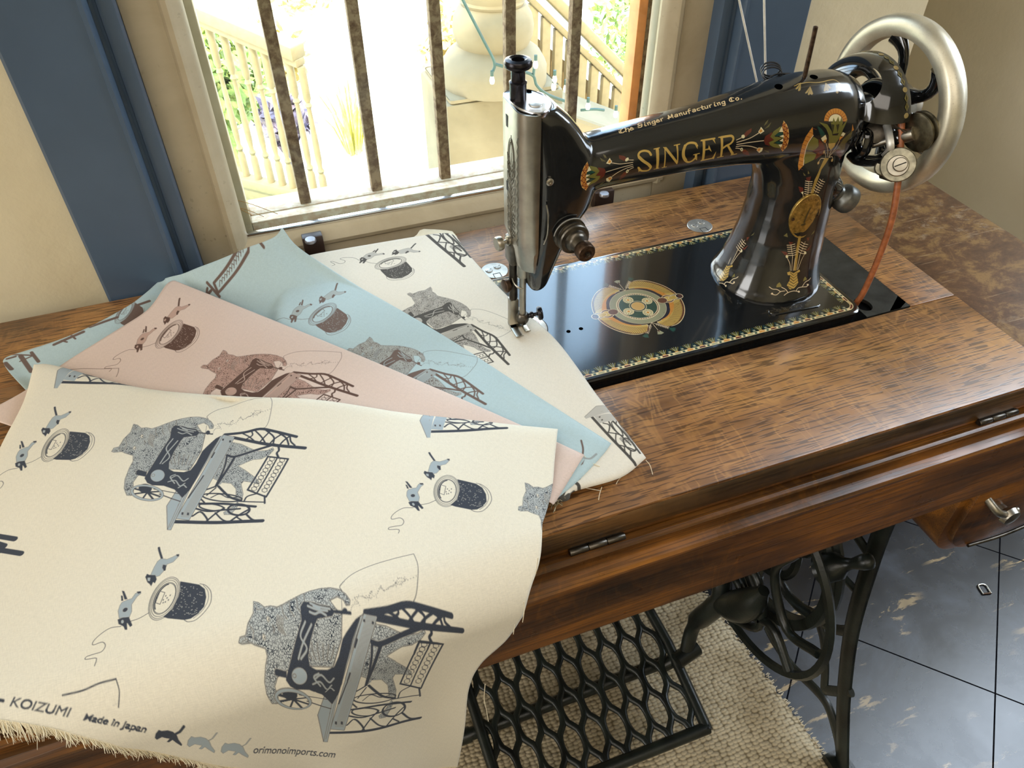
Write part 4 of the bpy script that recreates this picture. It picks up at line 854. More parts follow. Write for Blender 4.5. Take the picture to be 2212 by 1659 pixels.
xs_ = list(np.linspace(.060, .345, 30))+[.350, .354, .357, .359, .361]
body.loft([ring_x(x, YC_, *(lambda q: (q[0], q[1], q[2]))(bez(AR, x)), e=2.15) for x in xs_])
PI_ = [(-.002, .3150, .0550, .0545), (.002, .3150, .0548, .0542), (.006, .3152, .0530, .0525), (.010, .3156, .0508, .0505), (.020, .3166, .0478, .0470), (.035, .3180, .0447, .0435), (.055, .3196, .0422, .0402), (.080, .3206, .0404, .0378), (.105, .3208, .0400, .0362), (.120, .3192, .0418, .0352), (.132, .3160, .0455, .0335), (.142, .3110, .0505, .0315), (.152, .3060, .0545, .0290), (.165, .3060, .0500, .026)]
zs_ = list(np.linspace(-.002, .01, 6))+list(np.linspace(.014, .165, 30))
body.loft([ring_z(z, *(lambda q: (q[0], YC_, q[1], q[2]))(bez(PI_, z)), e=2.25) for z in zs_])
HD = [(.052, .0520, .0060, .015), (.058, .0535, .0085, .019), (.072, .0550, .0115, .0215), (.095, .0600, .0160, .0230), (.115, .0660, .0215, .0235), (.130, .0725, .0275, .0240), (.145, .0745, .0300, .0245), (.165, .0745, .0300, .0250), (.185, .0700, .0260, .0250), (.200, .0650, .0215, .0245), (.212, .0600, .0165, .0240), (.2195, .0555, .0125, .0225), (.2215, .0545, .011, .021)]
zs_ = np.linspace(.052, .2215, 34)
body.loft([ring_z(z, *(lambda q: (q[0], .0905, q[1], q[2]))(bez(HD, z)), e=3.2) for z in zs_])
raw = body.obj('machine_raw', en, None, smooth=0)
rm_ = raw.modifiers.new('r', 'REMESH'); rm_.mode = 'VOXEL'; rm_.voxel_size = .00115; rm_.use_smooth_shade = True
sm_ = raw.modifiers.new('s', 'SMOOTH'); sm_.factor = .5; sm_.iterations = 22
dg_ = bpy.context.evaluated_depsgraph_get(); me = bpy.data.meshes.new_from_object(raw.evaluated_get(dg_)); me.name = 'arm_body'
arm = bpy.data.objects.new('arm_body', me); COL.objects.link(arm); arm.parent = sewm; off = Vector(raw.location)-Vector(sewm.location)
me.transform(Matrix.Translation(off)); bpy.data.objects.remove(raw); me.shade_smooth()
bvh = BVHTree.FromPolygons([tuple(v.co+Vector(sewm.location)) for v in me.vertices], [tuple(p.vertices) for p in me.polygons])
def on_body(px, py):
    h = bvh.ray_cast(Vector(CAM), Vector(ray(px, py)).normalized()); return h[0], h[1]
def on_top(px, py):                                  # nearest hit just under a point of the outline
    for k in range(40):
        h = on_body(px, py+k*1.5)
        if h[0] is not None: return h
AU0, AU1, AV0, AV1, AK = .06, .37, -.035, .05, .0285
PU0, PU1, PV0, PV1, PK, PXC = -.075, .075, 0, .215, .045, .320
def uv_arm(c): th = np.arctan2(c[:, 2]-ZB-.165, YC_-c[:, 1]); return np.stack([(c[:, 0]-AU0)/(AU1-AU0), (th*AK-AV0)/(AV1-AV0)], 1)
def uv_pil(c): ph = np.arctan2(c[:, 0]-PXC, YC_-c[:, 1]); return np.stack([(ph*PK-PU0)/(PU1-PU0), (c[:, 2]-ZB-PV0)/(PV1-PV0)], 1)
uvlayer(arm, 'arm', uv_arm); uvlayer(arm, 'pillar', uv_pil)
def surf(P, fn, U):
    out = []
    for x, y in P:
        p, _n = on_body(x, y)
        if p is None: continue
        u, v = fn(np.array([[p.x, p.y, p.z]]))[0]; out.append((U[0]+u*(U[1]-U[0]), U[2]+v*(U[3]-U[2])))
    return out
UA, UP = (AU0, AU1, AV0, AV1), (PU0, PU1, PV0, PV1)
ca = Canvas(AU0, AV0, AU1, AV1, 7000); cq = Canvas(PU0, PV0, PU1, PV1, 7000)
class Dec:                                           # traced shapes carried onto the casting
    def __init__(s, cv, fn, U, ox, oy, k, pre=None): s.cv, s.fn, s.U, s.o, s.k, s.pre = cv, fn, U, (ox, oy), k, pre
    def P(s, P):
        if s.pre: P = s.pre(P)
        return surf([(s.o[0]+x/s.k, s.o[1]+y/s.k) for x, y in P], s.fn, s.U)
    def f(s, c, *P): s.cv.fill(s.P(P), c)
    def s_(s, c, w, *P): s.cv.stroke(s.P(P), w, c)
A1 = Dec(ca, uv_arm, UA, 1240, 240, 6.9125)
w1 = .0017
A1.s_(GOLD, .0019, *sm([(1150,655),(1118,608),(1050,592),(985,612),(962,660),(990,710),(1060,762),(1125,805),(1148,838),(1112,882),(1060,893),(1000,888),(962,845)], 4)); A1.s_(GOLD, .0026, *sm([(975,690),(1030,742),(1110,795),(1140,830)], 3))
A1.f(GOLD, (1105,588),(1158,668),(1128,645)); A1.f(GOLD, (950,825),(965,915),(990,880))
A1.f(GOLD, (1216,560),(1264,553),(1256,860),(1222,864)); A1.s_(GOLD, .0009, (1194,567),(1275,548)); A1.s_(GOLD, .0009, (1194,868),(1266,853))
A1.f(GOLD, (1348,560),(1364,560),(1354,838),(1336,840)); A1.f(GOLD, (1328,538),(1380,538),(1552,760),(1538,798),(1526,785)); A1.f(GOLD, (1524,508),(1550,505),(1552,770),(1536,780)); A1.s_(GOLD, .0009, (1496,512),(1578,494)); A1.s_(GOLD, .0009, (1316,844),(1378,832))
A1.s_(GOLD, .0019, *sm([(1838,520),(1810,482),(1750,472),(1690,490),(1645,550),(1628,640),(1650,725),(1705,762),(1765,742),(1812,700)], 4)); A1.s_(GOLD, .0027, *sm([(1658,520),(1634,600),(1636,680),(1668,735)], 3)); A1.f(GOLD, (1800,640),(1838,635),(1836,735),(1806,715)); A1.s_(GOLD, .0009, (1786,652),(1872,632)); A1.f(GOLD, (1828,462),(1848,568),(1820,530))
A1.f(GOLD, (1916,435),(1956,428),(1938,735),(1904,740)); A1.s_(GOLD, .0014, (1900,440),(2100,408)); A1.f(GOLD, (2085,400),(2116,490),(2068,428)); A1.s_(GOLD, .0012, (1945,580),(2020,565)); A1.f(GOLD, (2014,505),(2056,608),(2003,562)); A1.s_(GOLD, .0014, (1898,740),(2078,702)); A1.f(GOLD, (2122,600),(2086,718),(2055,705))
A2_ = Dec(ca, uv_arm, UA, 1540, 240, 11.06)
A2_.f(GOLD, (180,625),(240,618),(212,1092),(168,1095)); A2_.s_(GOLD, .0018, *sm([(195,625),(310,605),(440,592),(488,645),(468,725),(400,790),(320,828),(235,890)], 4)); A2_.f(GOLD, (330,830),(378,812),(470,960),(505,1012),(440,1045),(425,1000)); A2_.s_(GOLD, .0009, (430,1050),(565,1022)); A2_.s_(GOLD, .0009, (110,1108),(245,1080)); A2_.s_(GOLD, .0009, (138,628),(230,610))
def arm_flower(D):
    st = .00062
    for P in ([(565,690),(620,665),(685,635)], [(570,745),(700,710),(900,640),(1100,520)], [(570,800),(900,745),(1220,705)], [(555,850),(700,830),(900,842),(1060,890)], [(545,890),(600,890),(670,905)]): D.s_(PALE, st, *sm(P, 4))
    D.f(RED, (735,560),(800,480),(935,400),(915,500),(780,625)); D.f(CRM, *ell(722,607,42,45)); D.f(CRM, (1150,375),(1228,480),(1130,548),(1083,490),(1120,440)); D.f((.5,.22,.03,1), (1150,420),(1190,480),(1125,520),(1105,480))
    D.f(RED, (690,960),(760,905),(840,960),(880,1062),(740,1040)); D.f(CRM, *ell(688,918,32,42)); D.f(DGR, *ell(688,918,12,20)); D.f(CRM, (1040,930),(1090,870),(1195,880),(1175,955),(1105,1000)); D.f(ORG, (1050,930),(1095,885),(1150,890),(1100,970))
    for P in ([(1215,360),(1260,260),(1330,195),(1290,300)], [(1230,430),(1330,330),(1400,250),(1340,380)], [(1200,930),(1340,960),(1330,1000)], [(1150,1000),(1250,1080),(1230,1090)]): D.f((.09,.08,.03,1), *P)
    D.f(RED, (1215,700),(1250,600),(1420,495),(1400,600),(1460,680),(1350,740),(1365,835),(1250,800)); D.f(OLV, (1370,612),(1450,480),(1620,365),(1600,490),(1470,610),(1680,632),(1560,700),(1440,765),(1580,800),(1610,890),(1450,862),(1370,820),(1335,750),(1460,690))
    for P in ([(1640,365),(1685,500),(1580,498)], [(1695,560),(1695,635),(1590,602)], [(1682,650),(1675,735),(1590,710)], [(1565,800),(1660,790),(1625,880)]): D.f(CRM, *P)
    D.f(DGR, (1460,600),(1560,515),(1660,515),(1685,560),(1580,592)); D.f(DGR, (1480,748),(1560,718),(1660,750),(1560,790))
    cr_ = [(1690,238),(1760,330),(1805,460),(1815,600),(1800,730),(1760,850),(1660,965),(1610,885),(1660,800),(1690,680),(1690,560),(1670,450),(1650,350)]; D.f(ORG, *cr_); D.s_((.55,.34,.12,1), .0005, *cr_[:7])
    i_ = [(1655,340),(1675,450),(1692,560),(1692,680),(1665,800),(1625,880)]; o_ = [(1735,290),(1790,410),(1808,530),(1808,660),(1775,810),(1700,920)]
    for a in range(6):
        for b in (-1, 0, 1):
            if 0 <= a+b < 6: D.s_((.13,.02,.01,1), .0006, i_[a], o_[a+b])
arm_flower(A2_)
Tm = affine([(565,790),(1690,240),(1660,960)], [(880,790),(200,760),(180,1178)]); arm_flower(Dec(ca, uv_arm, UA, 1240, 240, 6.9125, Tm))
# blackletter line along the top of the arm
def pxl(t, h): p = np.array([1338, 289])*(1-t)+np.array([1606, 213])*t+np.array([0, -14])*sin(pi*t)*.12; d = np.array([268, -76])/278.6; n = np.array([d[1], -d[0]]); return p+n*h*1.0
BL = {'T': [[(0,1.0),(.3,.85),(.8,1.0)],[(.45,.9),(.25,.4),(.5,0),(.85,.2)],[(.05,.55),(.1,.15),(.5,0)]], 'h': [[(.1,1.1),(.1,0)],[(.1,.5),(.5,.65),(.6,.4),(.55,-.2)]], 'e': [[(.55,.35),(.1,.3),(.1,.1),(.3,0),(.6,.1)],[(.1,.3),(.3,.65),(.55,.35)]], 'S': [[(.75,.85),(.4,1),(.15,.75),(.7,.4),(.55,.05),(.1,.1)],[(.1,.4),(.8,.6)]], 'i': [[(.25,.6),(.2,.05),(.4,0)],[(.25,.85),(.3,.9)]],
      'n': [[(.05,.6),(.15,.5),(.15,0)],[(.15,.45),(.45,.65),(.5,0)]], 'g': [[(.55,.6),(.15,.5),(.15,.1),(.5,.1),(.55,.6),(.5,-.35),(.1,-.3)]], 'r': [[(.1,.6),(.15,0)],[(.15,.45),(.45,.65)]], 'M': [[(.05,0),(.1,.9)],[(.1,.9),(.4,.2),(.65,.95),(.7,0)],[(-.1,.2),(.25,.3)]], 'a': [[(.15,.6),(.5,.6),(.5,0)],[(.5,.35),(.1,.3),(.15,0),(.5,.1)]],
      'u': [[(.1,.6),(.15,.05),(.5,.1)],[(.5,.6),(.5,0)]], 'f': [[(.5,1),(.25,.9),(.2,-.1)],[(0,.55),(.5,.6)]], 'c': [[(.5,.55),(.15,.5),(.15,.1),(.5,.05)]], 't': [[(.25,.95),(.2,.1),(.45,.05)],[(0,.6),(.45,.6)]], 'C': [[(.75,.8),(.4,1),(.1,.6),(.2,.1),(.7,.1)],[(.4,.9),(.4,.2)]], 'o': [[(.15,.5),(.45,.6),(.55,.2),(.25,0),(.1,.3),(.15,.5)]], '.': [[(.2,0),(.25,.08)]], ' ': []}
msg = 'The Singer Manufacturing Co.'; adv = [.55 if ch in 'i. t' else (.95 if ch in 'TSMC' else .7) for ch in msg]; tot = sum(adv); acc = 0
for ch, ad in zip(msg, adv):
    for s__ in BL[ch]: ca.stroke(surf([tuple(pxl((acc+x)/tot, y*9.0)) for x, y in (sm(s__, 3) if len(s__) > 2 else s__)], uv_arm, UA), .00085, (.60,.42,.20,1))
    acc += ad
# gilding on the shoulder
for x, y, a in ((1750,186,100),(1783,178,70),(1805,183,50),(1730,178,130)):
    for da in (-25, 0, 25): r_a = radians(a+da); ca.fill(surf([(x,y),(x+14*cos(r_a)-3,y+18*sin(r_a)),(x+16*cos(r_a),y+20*sin(r_a)),(x+14*cos(r_a)+3,y+17*sin(r_a))], uv_arm, UA), (.28,.19,.05,1))
ca.stroke(surf(sm([(1722,182),(1745,178),(1770,178),(1800,172),(1815,180)], 4), uv_arm, UA), .0006, (.35,.24,.08,1))
# lotus spray on the pillar
Q = Dec(cq, uv_pil, UP, 1660, 200, 6.91)
fan = ell(1003,425,172,190,0,n=36,a0=180,a1=362)+[(1115,430)]+ell(1003,430,108,112,0,n=20,a0=360,a1=180); Q.f(ORG, *fan)
for k in range(13): a = radians(180+k*182/12); Q.s_((.16,.03,.01,1), .00035, (1003+112*cos(a),428+115*sin(a)), (1003+168*cos(a),425+186*sin(a)))
Q.f(CRM, *ell(1003,430,104,108,0,n=24,a0=180,a1=360)); Q.s_((.16,.03,.01,1), .0005, *ell(1003,428,108,112,0,n=24,a0=180,a1=360))
Q.f(OLV, (755,440),(880,475),(945,580),(955,640),(1030,640),(1095,500),(1185,385),(1110,560),(1060,680),(1000,760),(900,765),(900,640),(860,540))
Q.f(OLV, (925,410),(950,455),(972,372),(1000,445),(1042,355),(1062,445),(1088,368),(1112,455),(1060,600),(960,620)); Q.f((.04,.035,.012,1), (940,470),(960,610),(985,480)); Q.f((.04,.035,.012,1), (1010,480),(1030,600),(1060,470))
Q.f(GOLD, (893,762),(1003,750),(985,805),(930,858),(895,812))
Q.f(ORG, (660,512),(667,640),(600,725),(562,830),(532,960),(525,1085),(450,1165),(440,1085),(470,920),(510,765),(560,650),(620,565))
for k in range(11): t = k/10; a = (655-205*t**.8-60*sin(pi*t), 530+600*t); Q.s_((.16,.03,.01,1), .00035, a, (a[0]+62, a[1]+22))
Q.s_(PALE, .0008, *sm([(668,640),(600,740),(560,840),(535,960),(522,1080)], 4)); Q.f(OLV, (672,660),(740,700),(748,800),(690,865),(600,862),(560,850),(600,745)); Q.f(OLV, (560,880),(640,880),(722,930),(680,1000),(540,1068),(530,985))
Q.f(RED, (750,690),(800,740),(840,820),(832,905),(760,962),(690,1003),(722,910),(655,870),(750,820)); Q.f(DGR, (725,490),(800,550),(852,630),(786,672)); Q.f(CRM, (852,630),(872,690),(850,757),(802,722),(785,682)); Q.f(ORG, (868,690),(850,757),(815,725))
Q.f(CRM, (1110,590),(1150,610),(1120,655),(1080,640)); Q.f(ORG, (1120,655),(1052,722),(1068,655)); Q.f((.10,.08,.02,1), (1250,560),(1240,650),(1150,760),(1090,950),(1020,905),(1012,845),(1110,700)); Q.f(RED, (1000,850),(1080,862),(1100,950),(1078,1000),(1040,950)); Q.f(ORG, (1255,470),(1275,560),(1240,580))
Q.f((.34,.22,.05,1), (835,975),(902,980),(790,1150),(700,1400),(668,1535),(618,1535),(690,1300),(780,1100))
for P in ([(882,960),(885,860),(862,760)], [(900,960),(935,860)], [(920,930),(1000,830),(1060,720)], [(853,970),(850,920),(832,880)], [(832,985),(785,985),(752,1030)], [(900,970),(950,958),(965,1000)], [(905,955),(960,900),(1000,860)]): Q.s_(PALE, .0005, *sm(P, 4))
for x, y in ((830,885),(745,1050),(950,1010)): Q.f((.45,.3,.12,1), *ell(x,y,14,24,20))
def fern(D, a, b, n, w, c=PALE):
    a = np.array(a, float); b = np.array(b, float); D.s_(c, .0004, tuple(a), tuple((a+b)/2), tuple(b)); d = (b-a)/n; q = np.array([-d[1], d[0]])/np.hypot(*d)*w
    for k in range(1, n):
        p = a+d*k; D.s_(c, .00065, tuple(p), tuple(p+q-d*.25)); D.s_(c, .00065, tuple(p), tuple(p-q-d*.25))
fern(Q, (605,1300), (585,1550), 8, 52); fern(Q, (815,1290), (690,1510), 7, 45)
Q.f(RED, (560,1270),(640,1250),(620,1320),(575,1320)); Q.f(RED, (445,1400),(520,1420),(520,1480),(470,1490)); Q.f(CRM, (485,1490),(522,1475),(515,1525)); Q.s_(PALE, .0005, (515,1520),(522,1570)); Q.f((.14,.11,.03,1), (515,1190),(560,1240),(530,1240)); Q.f((.14,.11,.03,1), (590,1160),(615,1210),(585,1215))
def spray(D, stem=True):
    if stem: D.f((.34,.22,.05,1), (1308,575),(1345,575),(1275,1050),(1235,1050))
    for P in ([(1195,1050),(1190,960),(1150,870)], [(1215,1050),(1225,850)], [(1240,1050),(1262,880)], [(1285,1040),(1330,830)], [(1300,1035),(1350,900),(1395,815)]): D.s_(PALE, .0005, *sm(P, 3) if len(P) > 2 else P)
    fern(D, (1200,670), (1228,870), 7, 55); fern(D, (1400,650), (1325,840), 6, 50)
    D.f(CRM, *ell(1148,855,18,22)); D.f(RED, (1065,780),(1140,790),(1165,830),(1120,840)); D.f(RED, (1170,650),(1240,660),(1190,700)); D.f(CRM, *ell(1400,805,16,20)); D.f(RED, (1400,780),(1490,690),(1450,770)); D.f(RED, (1420,600),(1465,580),(1440,650))
    D.f(GOLD, (1190,1062),(1150,1075),(1160,1112),(1195,1115),(1185,1180),(1145,1255),(1190,1312),(1255,1290),(1305,1215),(1290,1130),(1290,1085),(1330,1060),(1320,1035),(1290,1055),(1240,1085))
    for k in range(6): y = 1085+k*38; x0 = 1190-(k > 2)*(k-2)*12; x1 = 1292+(k == 3)*8-(k > 4)*15; D.s_(BLK, .0005, (x0,y-8),(1240,y+32),(x1,y-12))
    for P in ([(905,1275),(950,1305),(1010,1310),(1060,1340)], [(1140,1300)] and [(930,1370),(1000,1385),(1060,1340),(1120,1330)], [(1075,1280),(1130,1310),(1160,1350)], [(1110,1390),(1160,1355),(1240,1330),(1315,1340)], [(1275,1330),(1300,1290),(1360,1275),(1420,1270),(1440,1240)], [(1360,1270),(1400,1210),(1450,1180),(1475,1150)]): D.s_(PALE, .00065, *sm(P, 4))
    for x, y in ((945,1368),(1435,1245),(1312,1340)): D.f(PALE, *ell(x,y,14,14))
    D.f((.22,.17,.04,1), (1000,1280),(1010,1240),(1045,1210),(1070,1245),(1075,1275)); D.f((.16,.13,.03,1), (1370,1200),(1380,1160),(1400,1130),(1425,1170))
    D.f((.14,.12,.04,1), (1100,570),(1150,530),(1160,590)); D.f((.14,.12,.04,1), (1480,560),(1530,490),(1520,530))
spray(Dec(cq, uv_pil, UP, 1520, 420, 6.381))
Ts = affine([(1190,1312),(1240,1060),(1305,1215),(1400,650)], [(248,1212),(312,945),(328,1130),(575,640)]); spray(Dec(cq, uv_pil, UP, 1520, 420, 6.381, Ts), False)
ima, imp = ca.image('arm_decal'), cq.image('pillar_decal'); me.materials.clear(); me.materials.append(m_decal('decorated_arm_enamel', (.006, .0065, .007), [('arm', ima), ('pillar', imp)]))
# medallion: brass oval riveted to the pillar, bent to its face
mp_, mn = on_body(1741, 467); mn = Vector(mn); mn.z *= .3; mn.normalize(); mc = Vector(mp_)
up = Vector((0, 0, 1)); up = (up-mn*up.dot(mn)).normalized(); sd_ = up.cross(mn)
def onm(u, v, h=0): return mc+sd_*u+up*v+mn*(h-.0004-(u*u)/(2*.040))
md = MB(); ra, rb = .0158, .0232
md.loft([[onm(ra*k*cos(a), rb*k*sin(a), h) for a in np.linspace(0, 2*pi, 41)[:-1]] for k, h in ((1.0, -.004), (1.0, .0013), (.975, .0019), (.93, .0019), (.90, .0014), (.6, .0014), (.3, .0014), (.02, .0014))]); mdo = md.obj('medallion', M['brass'], sewm, smooth=40)
for sx in (-1, 1): c = onm(sx*.0125, -.002, .0014); MB().lathe([(.0017, 0), (.0015, .0006), (0, .0009)], c, mn, 14).obj('rivet', M['pin'], mdo)
eng = MB(); em = simple('dark_engraving', (.07, .045, .012), .5, .4)
eng.tube([onm(.0018, .0095, .0017), onm(.0, .003, .0018), onm(-.0012, -.006, .0017)], [.0003, .0007, .0006], 6); eng.tube([onm(-.0034, -.0085, .0016), onm(.0006, -.0075, .0017)], .0007, 6)
eng.tube([onm(-.008, -.006, .0015), onm(.006, .004, .0015)], .0003, 5); eng.tube([onm(-.006, .003, .0015), onm(.007, -.005, .0015)], .0003, 5)
for k in range(24): a0_ = radians(k*15); 
def arc_text(s, a_start, a_end, fr, h, flip=1):
    n = len(s)
    for i, chx in enumerate(s):
        if chx == ' ': continue
        a = radians(a_start+(a_end-a_start)*(i+.5)/n); T, w = text_polys(chx); 
        for t in T:
            eng.add([onm(ra*fr*cos(a)+(-(x-.3)*sin(a)*-flip*-1*.0+(x-.3)*sin(a)*flip+(y-.35)*cos(a)*flip)*h, rb*fr*sin(a)+(-(x-.3)*cos(a)*flip+(y-.35)*sin(a)*flip)*h, .00152) for x, y in t], [(0, 1, 2)])
arc_text('THE SINGER MFG. CO.', 195, -15, .78, .0026); arc_text('TRADE MARK', -160, -20, .78, .0024, -1)
eng.obj('engraving', em, mdo, smooth=30)
# stitch length knob at the right of the pillar
k0 = Vector((.350, .0687, .8674)); ax = (Vector((.370, .0616, .8543))-k0).normalized()
MB().lathe([(.0150, -.016), (.0140, -.004), (.0115, .003), (.0095, .006), (0, .0065)], k0, ax, 32).obj('knob_boss', en, sewm)
MB().lathe([(.0080, .002), (.0080, .010), (.0100, .012), (.0125, .014), (.0132, .016), (.0132, .0245), (.0124, .0262), (.0100, .0272), (0, .0276)], k0, ax, 32).obj('stitch_length_knob', simple('grey_worn_knob', (.16, .16, .145), .38, .7, .3, 90), sewm)
# spool pin, oil holes
p = on_top(1738, 166)[0]; q = at(1762, 58, y=p.y); MB().tube([p-Vector((0, 0, .003)), tuple(q), tuple(q+np.array([0, 0, .0006]))], [.0021, .0021, .0012], 12).obj('spool_pin', M['pin'], sewm, smooth=40)
for x, y in ((1682, 187), (1758, 166)):
    p, n_ = on_top(x, y); MB().lathe([(.0035, -.0006), (.0035, .0002), (0, .0002)], p, n_, 16).obj('oil_hole', M['hole'], arm)
# faceplate: nickel cover wrapped round the head's left side
fpb = MB(); 
def fp_ring(z, t):                                   # U-shaped outline, t = thickness offset
    k = max(0, (.100-z)/.028); x0 = .0318+t+.004*max(0, (.105-z)/.03)**1.0*1; yb, yf = .1155-t-.022*min(1, max(0, (.108-z)/.012)), .0645+t; xr = .0475-.004*max(0, (.10-z)/.03)
    P = [(.0455, yb+0), (x0+.006, yb), (x0+.002, yb-.003), (x0, yb-.007)]+[(x0, yb-.007-(yb-.007-yf-.013)*k_/3) for k_ in (1, 2, 3)]+[(x0+.001, yf+.009), (x0+.003, yf+.0055), (x0+.0055, yf+.003), (x0+.009, yf+.0012), (.0430, yf), (xr-.0002, yf+.0008), (xr, yf+.0022)]
    return P
zr = [.0800, .0805, .085, .095, .100, .104, .108, .112, .13, .15, .17, .19, .205, .2155, .2195, .2215]
outr = [[(x, y, z+ZB) for x, y in fp_ring(z, 0)] for z in zr]; inr = [[(x+.0015*(x < .04), y+.0015*(1 if y < .09 else -1), z+ZB) for x, y in fp_ring(z, 0)] for z in zr]
n = len(outr[0]); rings = [o+i[::-1] for o, i in zip(outr, inr)]; fpb.loft(rings); fpl = fpb.obj('face_plate', M['steel_old'], sewm, smooth=50)
# engraving on the face plate
eg = MB(); EM = simple('engraved_shadow', (.10, .09, .065), .45, .6)
def le(P, w=.00022): eg.tube([(.0317, YE-y, ZB+z) for y, z in P], w, 5)
YE = .0895+.0
for k in range(13): z = .105+k*.0075; eg.tube([(.0317+.0002, .0745, ZB+z), (.0316, .0765, ZB+z+.0030), (.0317+.0002, .0745, ZB+z+.0072)], .00026, 5)
for s_ in (-1, 1):
    for r in (.004, .006, .008): le([(s_*r*sin(t)*1.0, .190-.012*(1-cos(t))-r*.3+r*cos(t)) for t in np.linspace(0, 2.6, 10)])
    for k in range(9): z = .178-k*.008; le([(0, z-.012), (s_*.004, z-.006), (s_*.0085, z-.004), (s_*.009, z+.002), (s_*.005, z), (s_*.002, z-.006)])
    for k in range(6): z = .125-k*.004; le([(s_*.001, z), (s_*.005, z+.006), (s_*.008, z+.004)])
le([(0, .198), (0, .105)]); eg.obj('engraving', EM, fpl, smooth=30)
for y, z, r in ((.099, .2065, .0026), (.0995, .150, .0022)): MB().tube([(.0316, y, ZB+z+r*1.6), (.0316, y, ZB+z-r*2.0)], [r, r*.8], 12, flat=.08, up=(1, 0, 0)).obj('plate_slot', M['felt'], fpl)
# dark lining between plate and casting
MB().box((.036, .070, ZB+.085), (.0500, .112, ZB+.2185)).obj('head_lining', M['felt'], sewm, bevel=.001) if False else None
# top cap
tc_ = MB(); capo = [(.0322,.1085),(.0330,.0900),(.0350,.0800),(.0385,.0735),(.0432,.0678),(.0490,.0665),(.0560,.0705),(.0612,.0790),(.0628,.0890),(.0610,.1000),(.0560,.1100),(.0480,.1160),(.0400,.1165),(.0345,.1135)]
capo = [tuple(p) for p in cr(capo+[capo[0]], 3)][:-1]; cx_, cy_ = .0475, .0915
def capr(k, z): return [(cx_+(x-cx_)*k, cy_+(y-cy_)*k, ZB+z) for x, y in capo]
tc_.loft([capr(.98, .2185), capr(1.0, .2205), capr(1.0, .2225), capr(.97, .2232), capr(.93, .2226), capr(.5, .2226), capr(.02, .2226)]); cap = tc_.obj('top_cap', simple('plated_cap', (.52, .52, .54), .22, 1, .12, 90), sewm, smooth=40)
MB().lathe([(.0055, 0), (.0052, .0007), (.003, .0014), (0, .0016)], (.0495, .0830, ZB+.2226), (0, 0, 1), 24).obj('rivet', M['steel'], cap); MB().lathe([(.0022, 0), (.0022, .0002), (0, .0002)], (.0535, .1075, ZB+.2232), (0, 0, 1), 14).obj('oil_hole', M['hole'], cap)
ps = (.0405, .0975, ZB+.2195)
MB().lathe([(.0066, 0), (.0066, .0150), (.0070, .0155), (.0070, .0165), (.0056, .0175), (.0056, .0245), (.0072, .0262), (.0095, .0272), (.0108, .0285), (.0110, .0310), (.0100, .0330), (.0070, .0340), (.0050, .0330), (.0046, .0290), (0, .0285)], ps, (0, 0, 1), 32).obj('pressure_screw', simple('blued_steel', (.035, .032, .035), .26, .85, .3, 200), sewm, smooth=45)
# tension unit on the head front
t0 = Vector((.0765, .0680, ZB+.1120)); ax = Vector((.05, -1, -.02)).normalized(); tg = MB()
tg.lathe([(0, -.004), (.0140, -.004), (.0150, .0005), (.0150, .0025), (.0125, .0032), (.0118, .0055), (.0140, .0065), (.0142, .0075), (.0120, .0085), (.0122, .0095), (.0138, .0105), (.0130, .0118), (.0100, .0125), (.0095, .0150), (.0080, .0158), (.0070, .0180), (.0070, .0240), (.0062, .0250), (0, .0250)], t0, ax, 36); tgo = tg.obj('tension_unit', M['steel_dark'], sewm, smooth=40)
MB().lathe([(.0056, .023), (.0078, .025), (.0082, .027), (.0082, .0325), (.0074, .0340), (.0040, .0345), (.0036, .0335), (0, .0335)], t0, ax, 28).obj('tension_nut', M['pin'], tgo, smooth=40)
MB().lathe([(0, .032), (.0020, .032), (.0020, .0365), (0, .037)], t0, ax, 14).obj('stud', M['steel_dark'], tgo)
e1 = Vector((1, 0, 0)); e3 = Vector((0, 0, 1)); MB().tube([t0+ax*.004+(e1*cos(a)+e3*sin(a))*.0162 for a in np.linspace(radians(60), radians(170), 10)], .0006, 6).obj('check_spring', M['steel'], tgo, smooth=60)
MB().tube(sm([(.0535, .0655, ZB+.145), (.0548, .0640, ZB+.135), (.0545, .0640, ZB+.118), (.0520, .0650, ZB+.108)], 4), [.0008]*13, 6).obj('thread_guide', M['steel_old'], sewm, smooth=60)
MB().lathe([(.0032, -.001), (.0032, .001), (.0022, .0016), (.0012, .0016), (.0012, .0006), (0, .0006)], (.0560, .0660, ZB+.1650), (0, -1, 0), 18).obj('thread_eyelet', M['steel_old'], sewm)
# face plate thumb screw
ts = (.0325, .0950, ZB+.0985); MB().lathe([(.0035, 0), (.0045, .0012), (.0045, .0032), (.0020, .0042), (.0018, .0075), (.0058, .0082), (.0064, .0092), (.0064, .0128), (.0058, .0138), (0, .0140)], ts, (-1, -.12, 0), 24).obj('thumb_screw', M['steel_old'], sewm, smooth=40)
MB().box((.0325, .094, ZB+.070), (.0430, .112, ZB+.097)).obj('presser_lever_block', M['steel_dark'], sewm, bevel=.003)
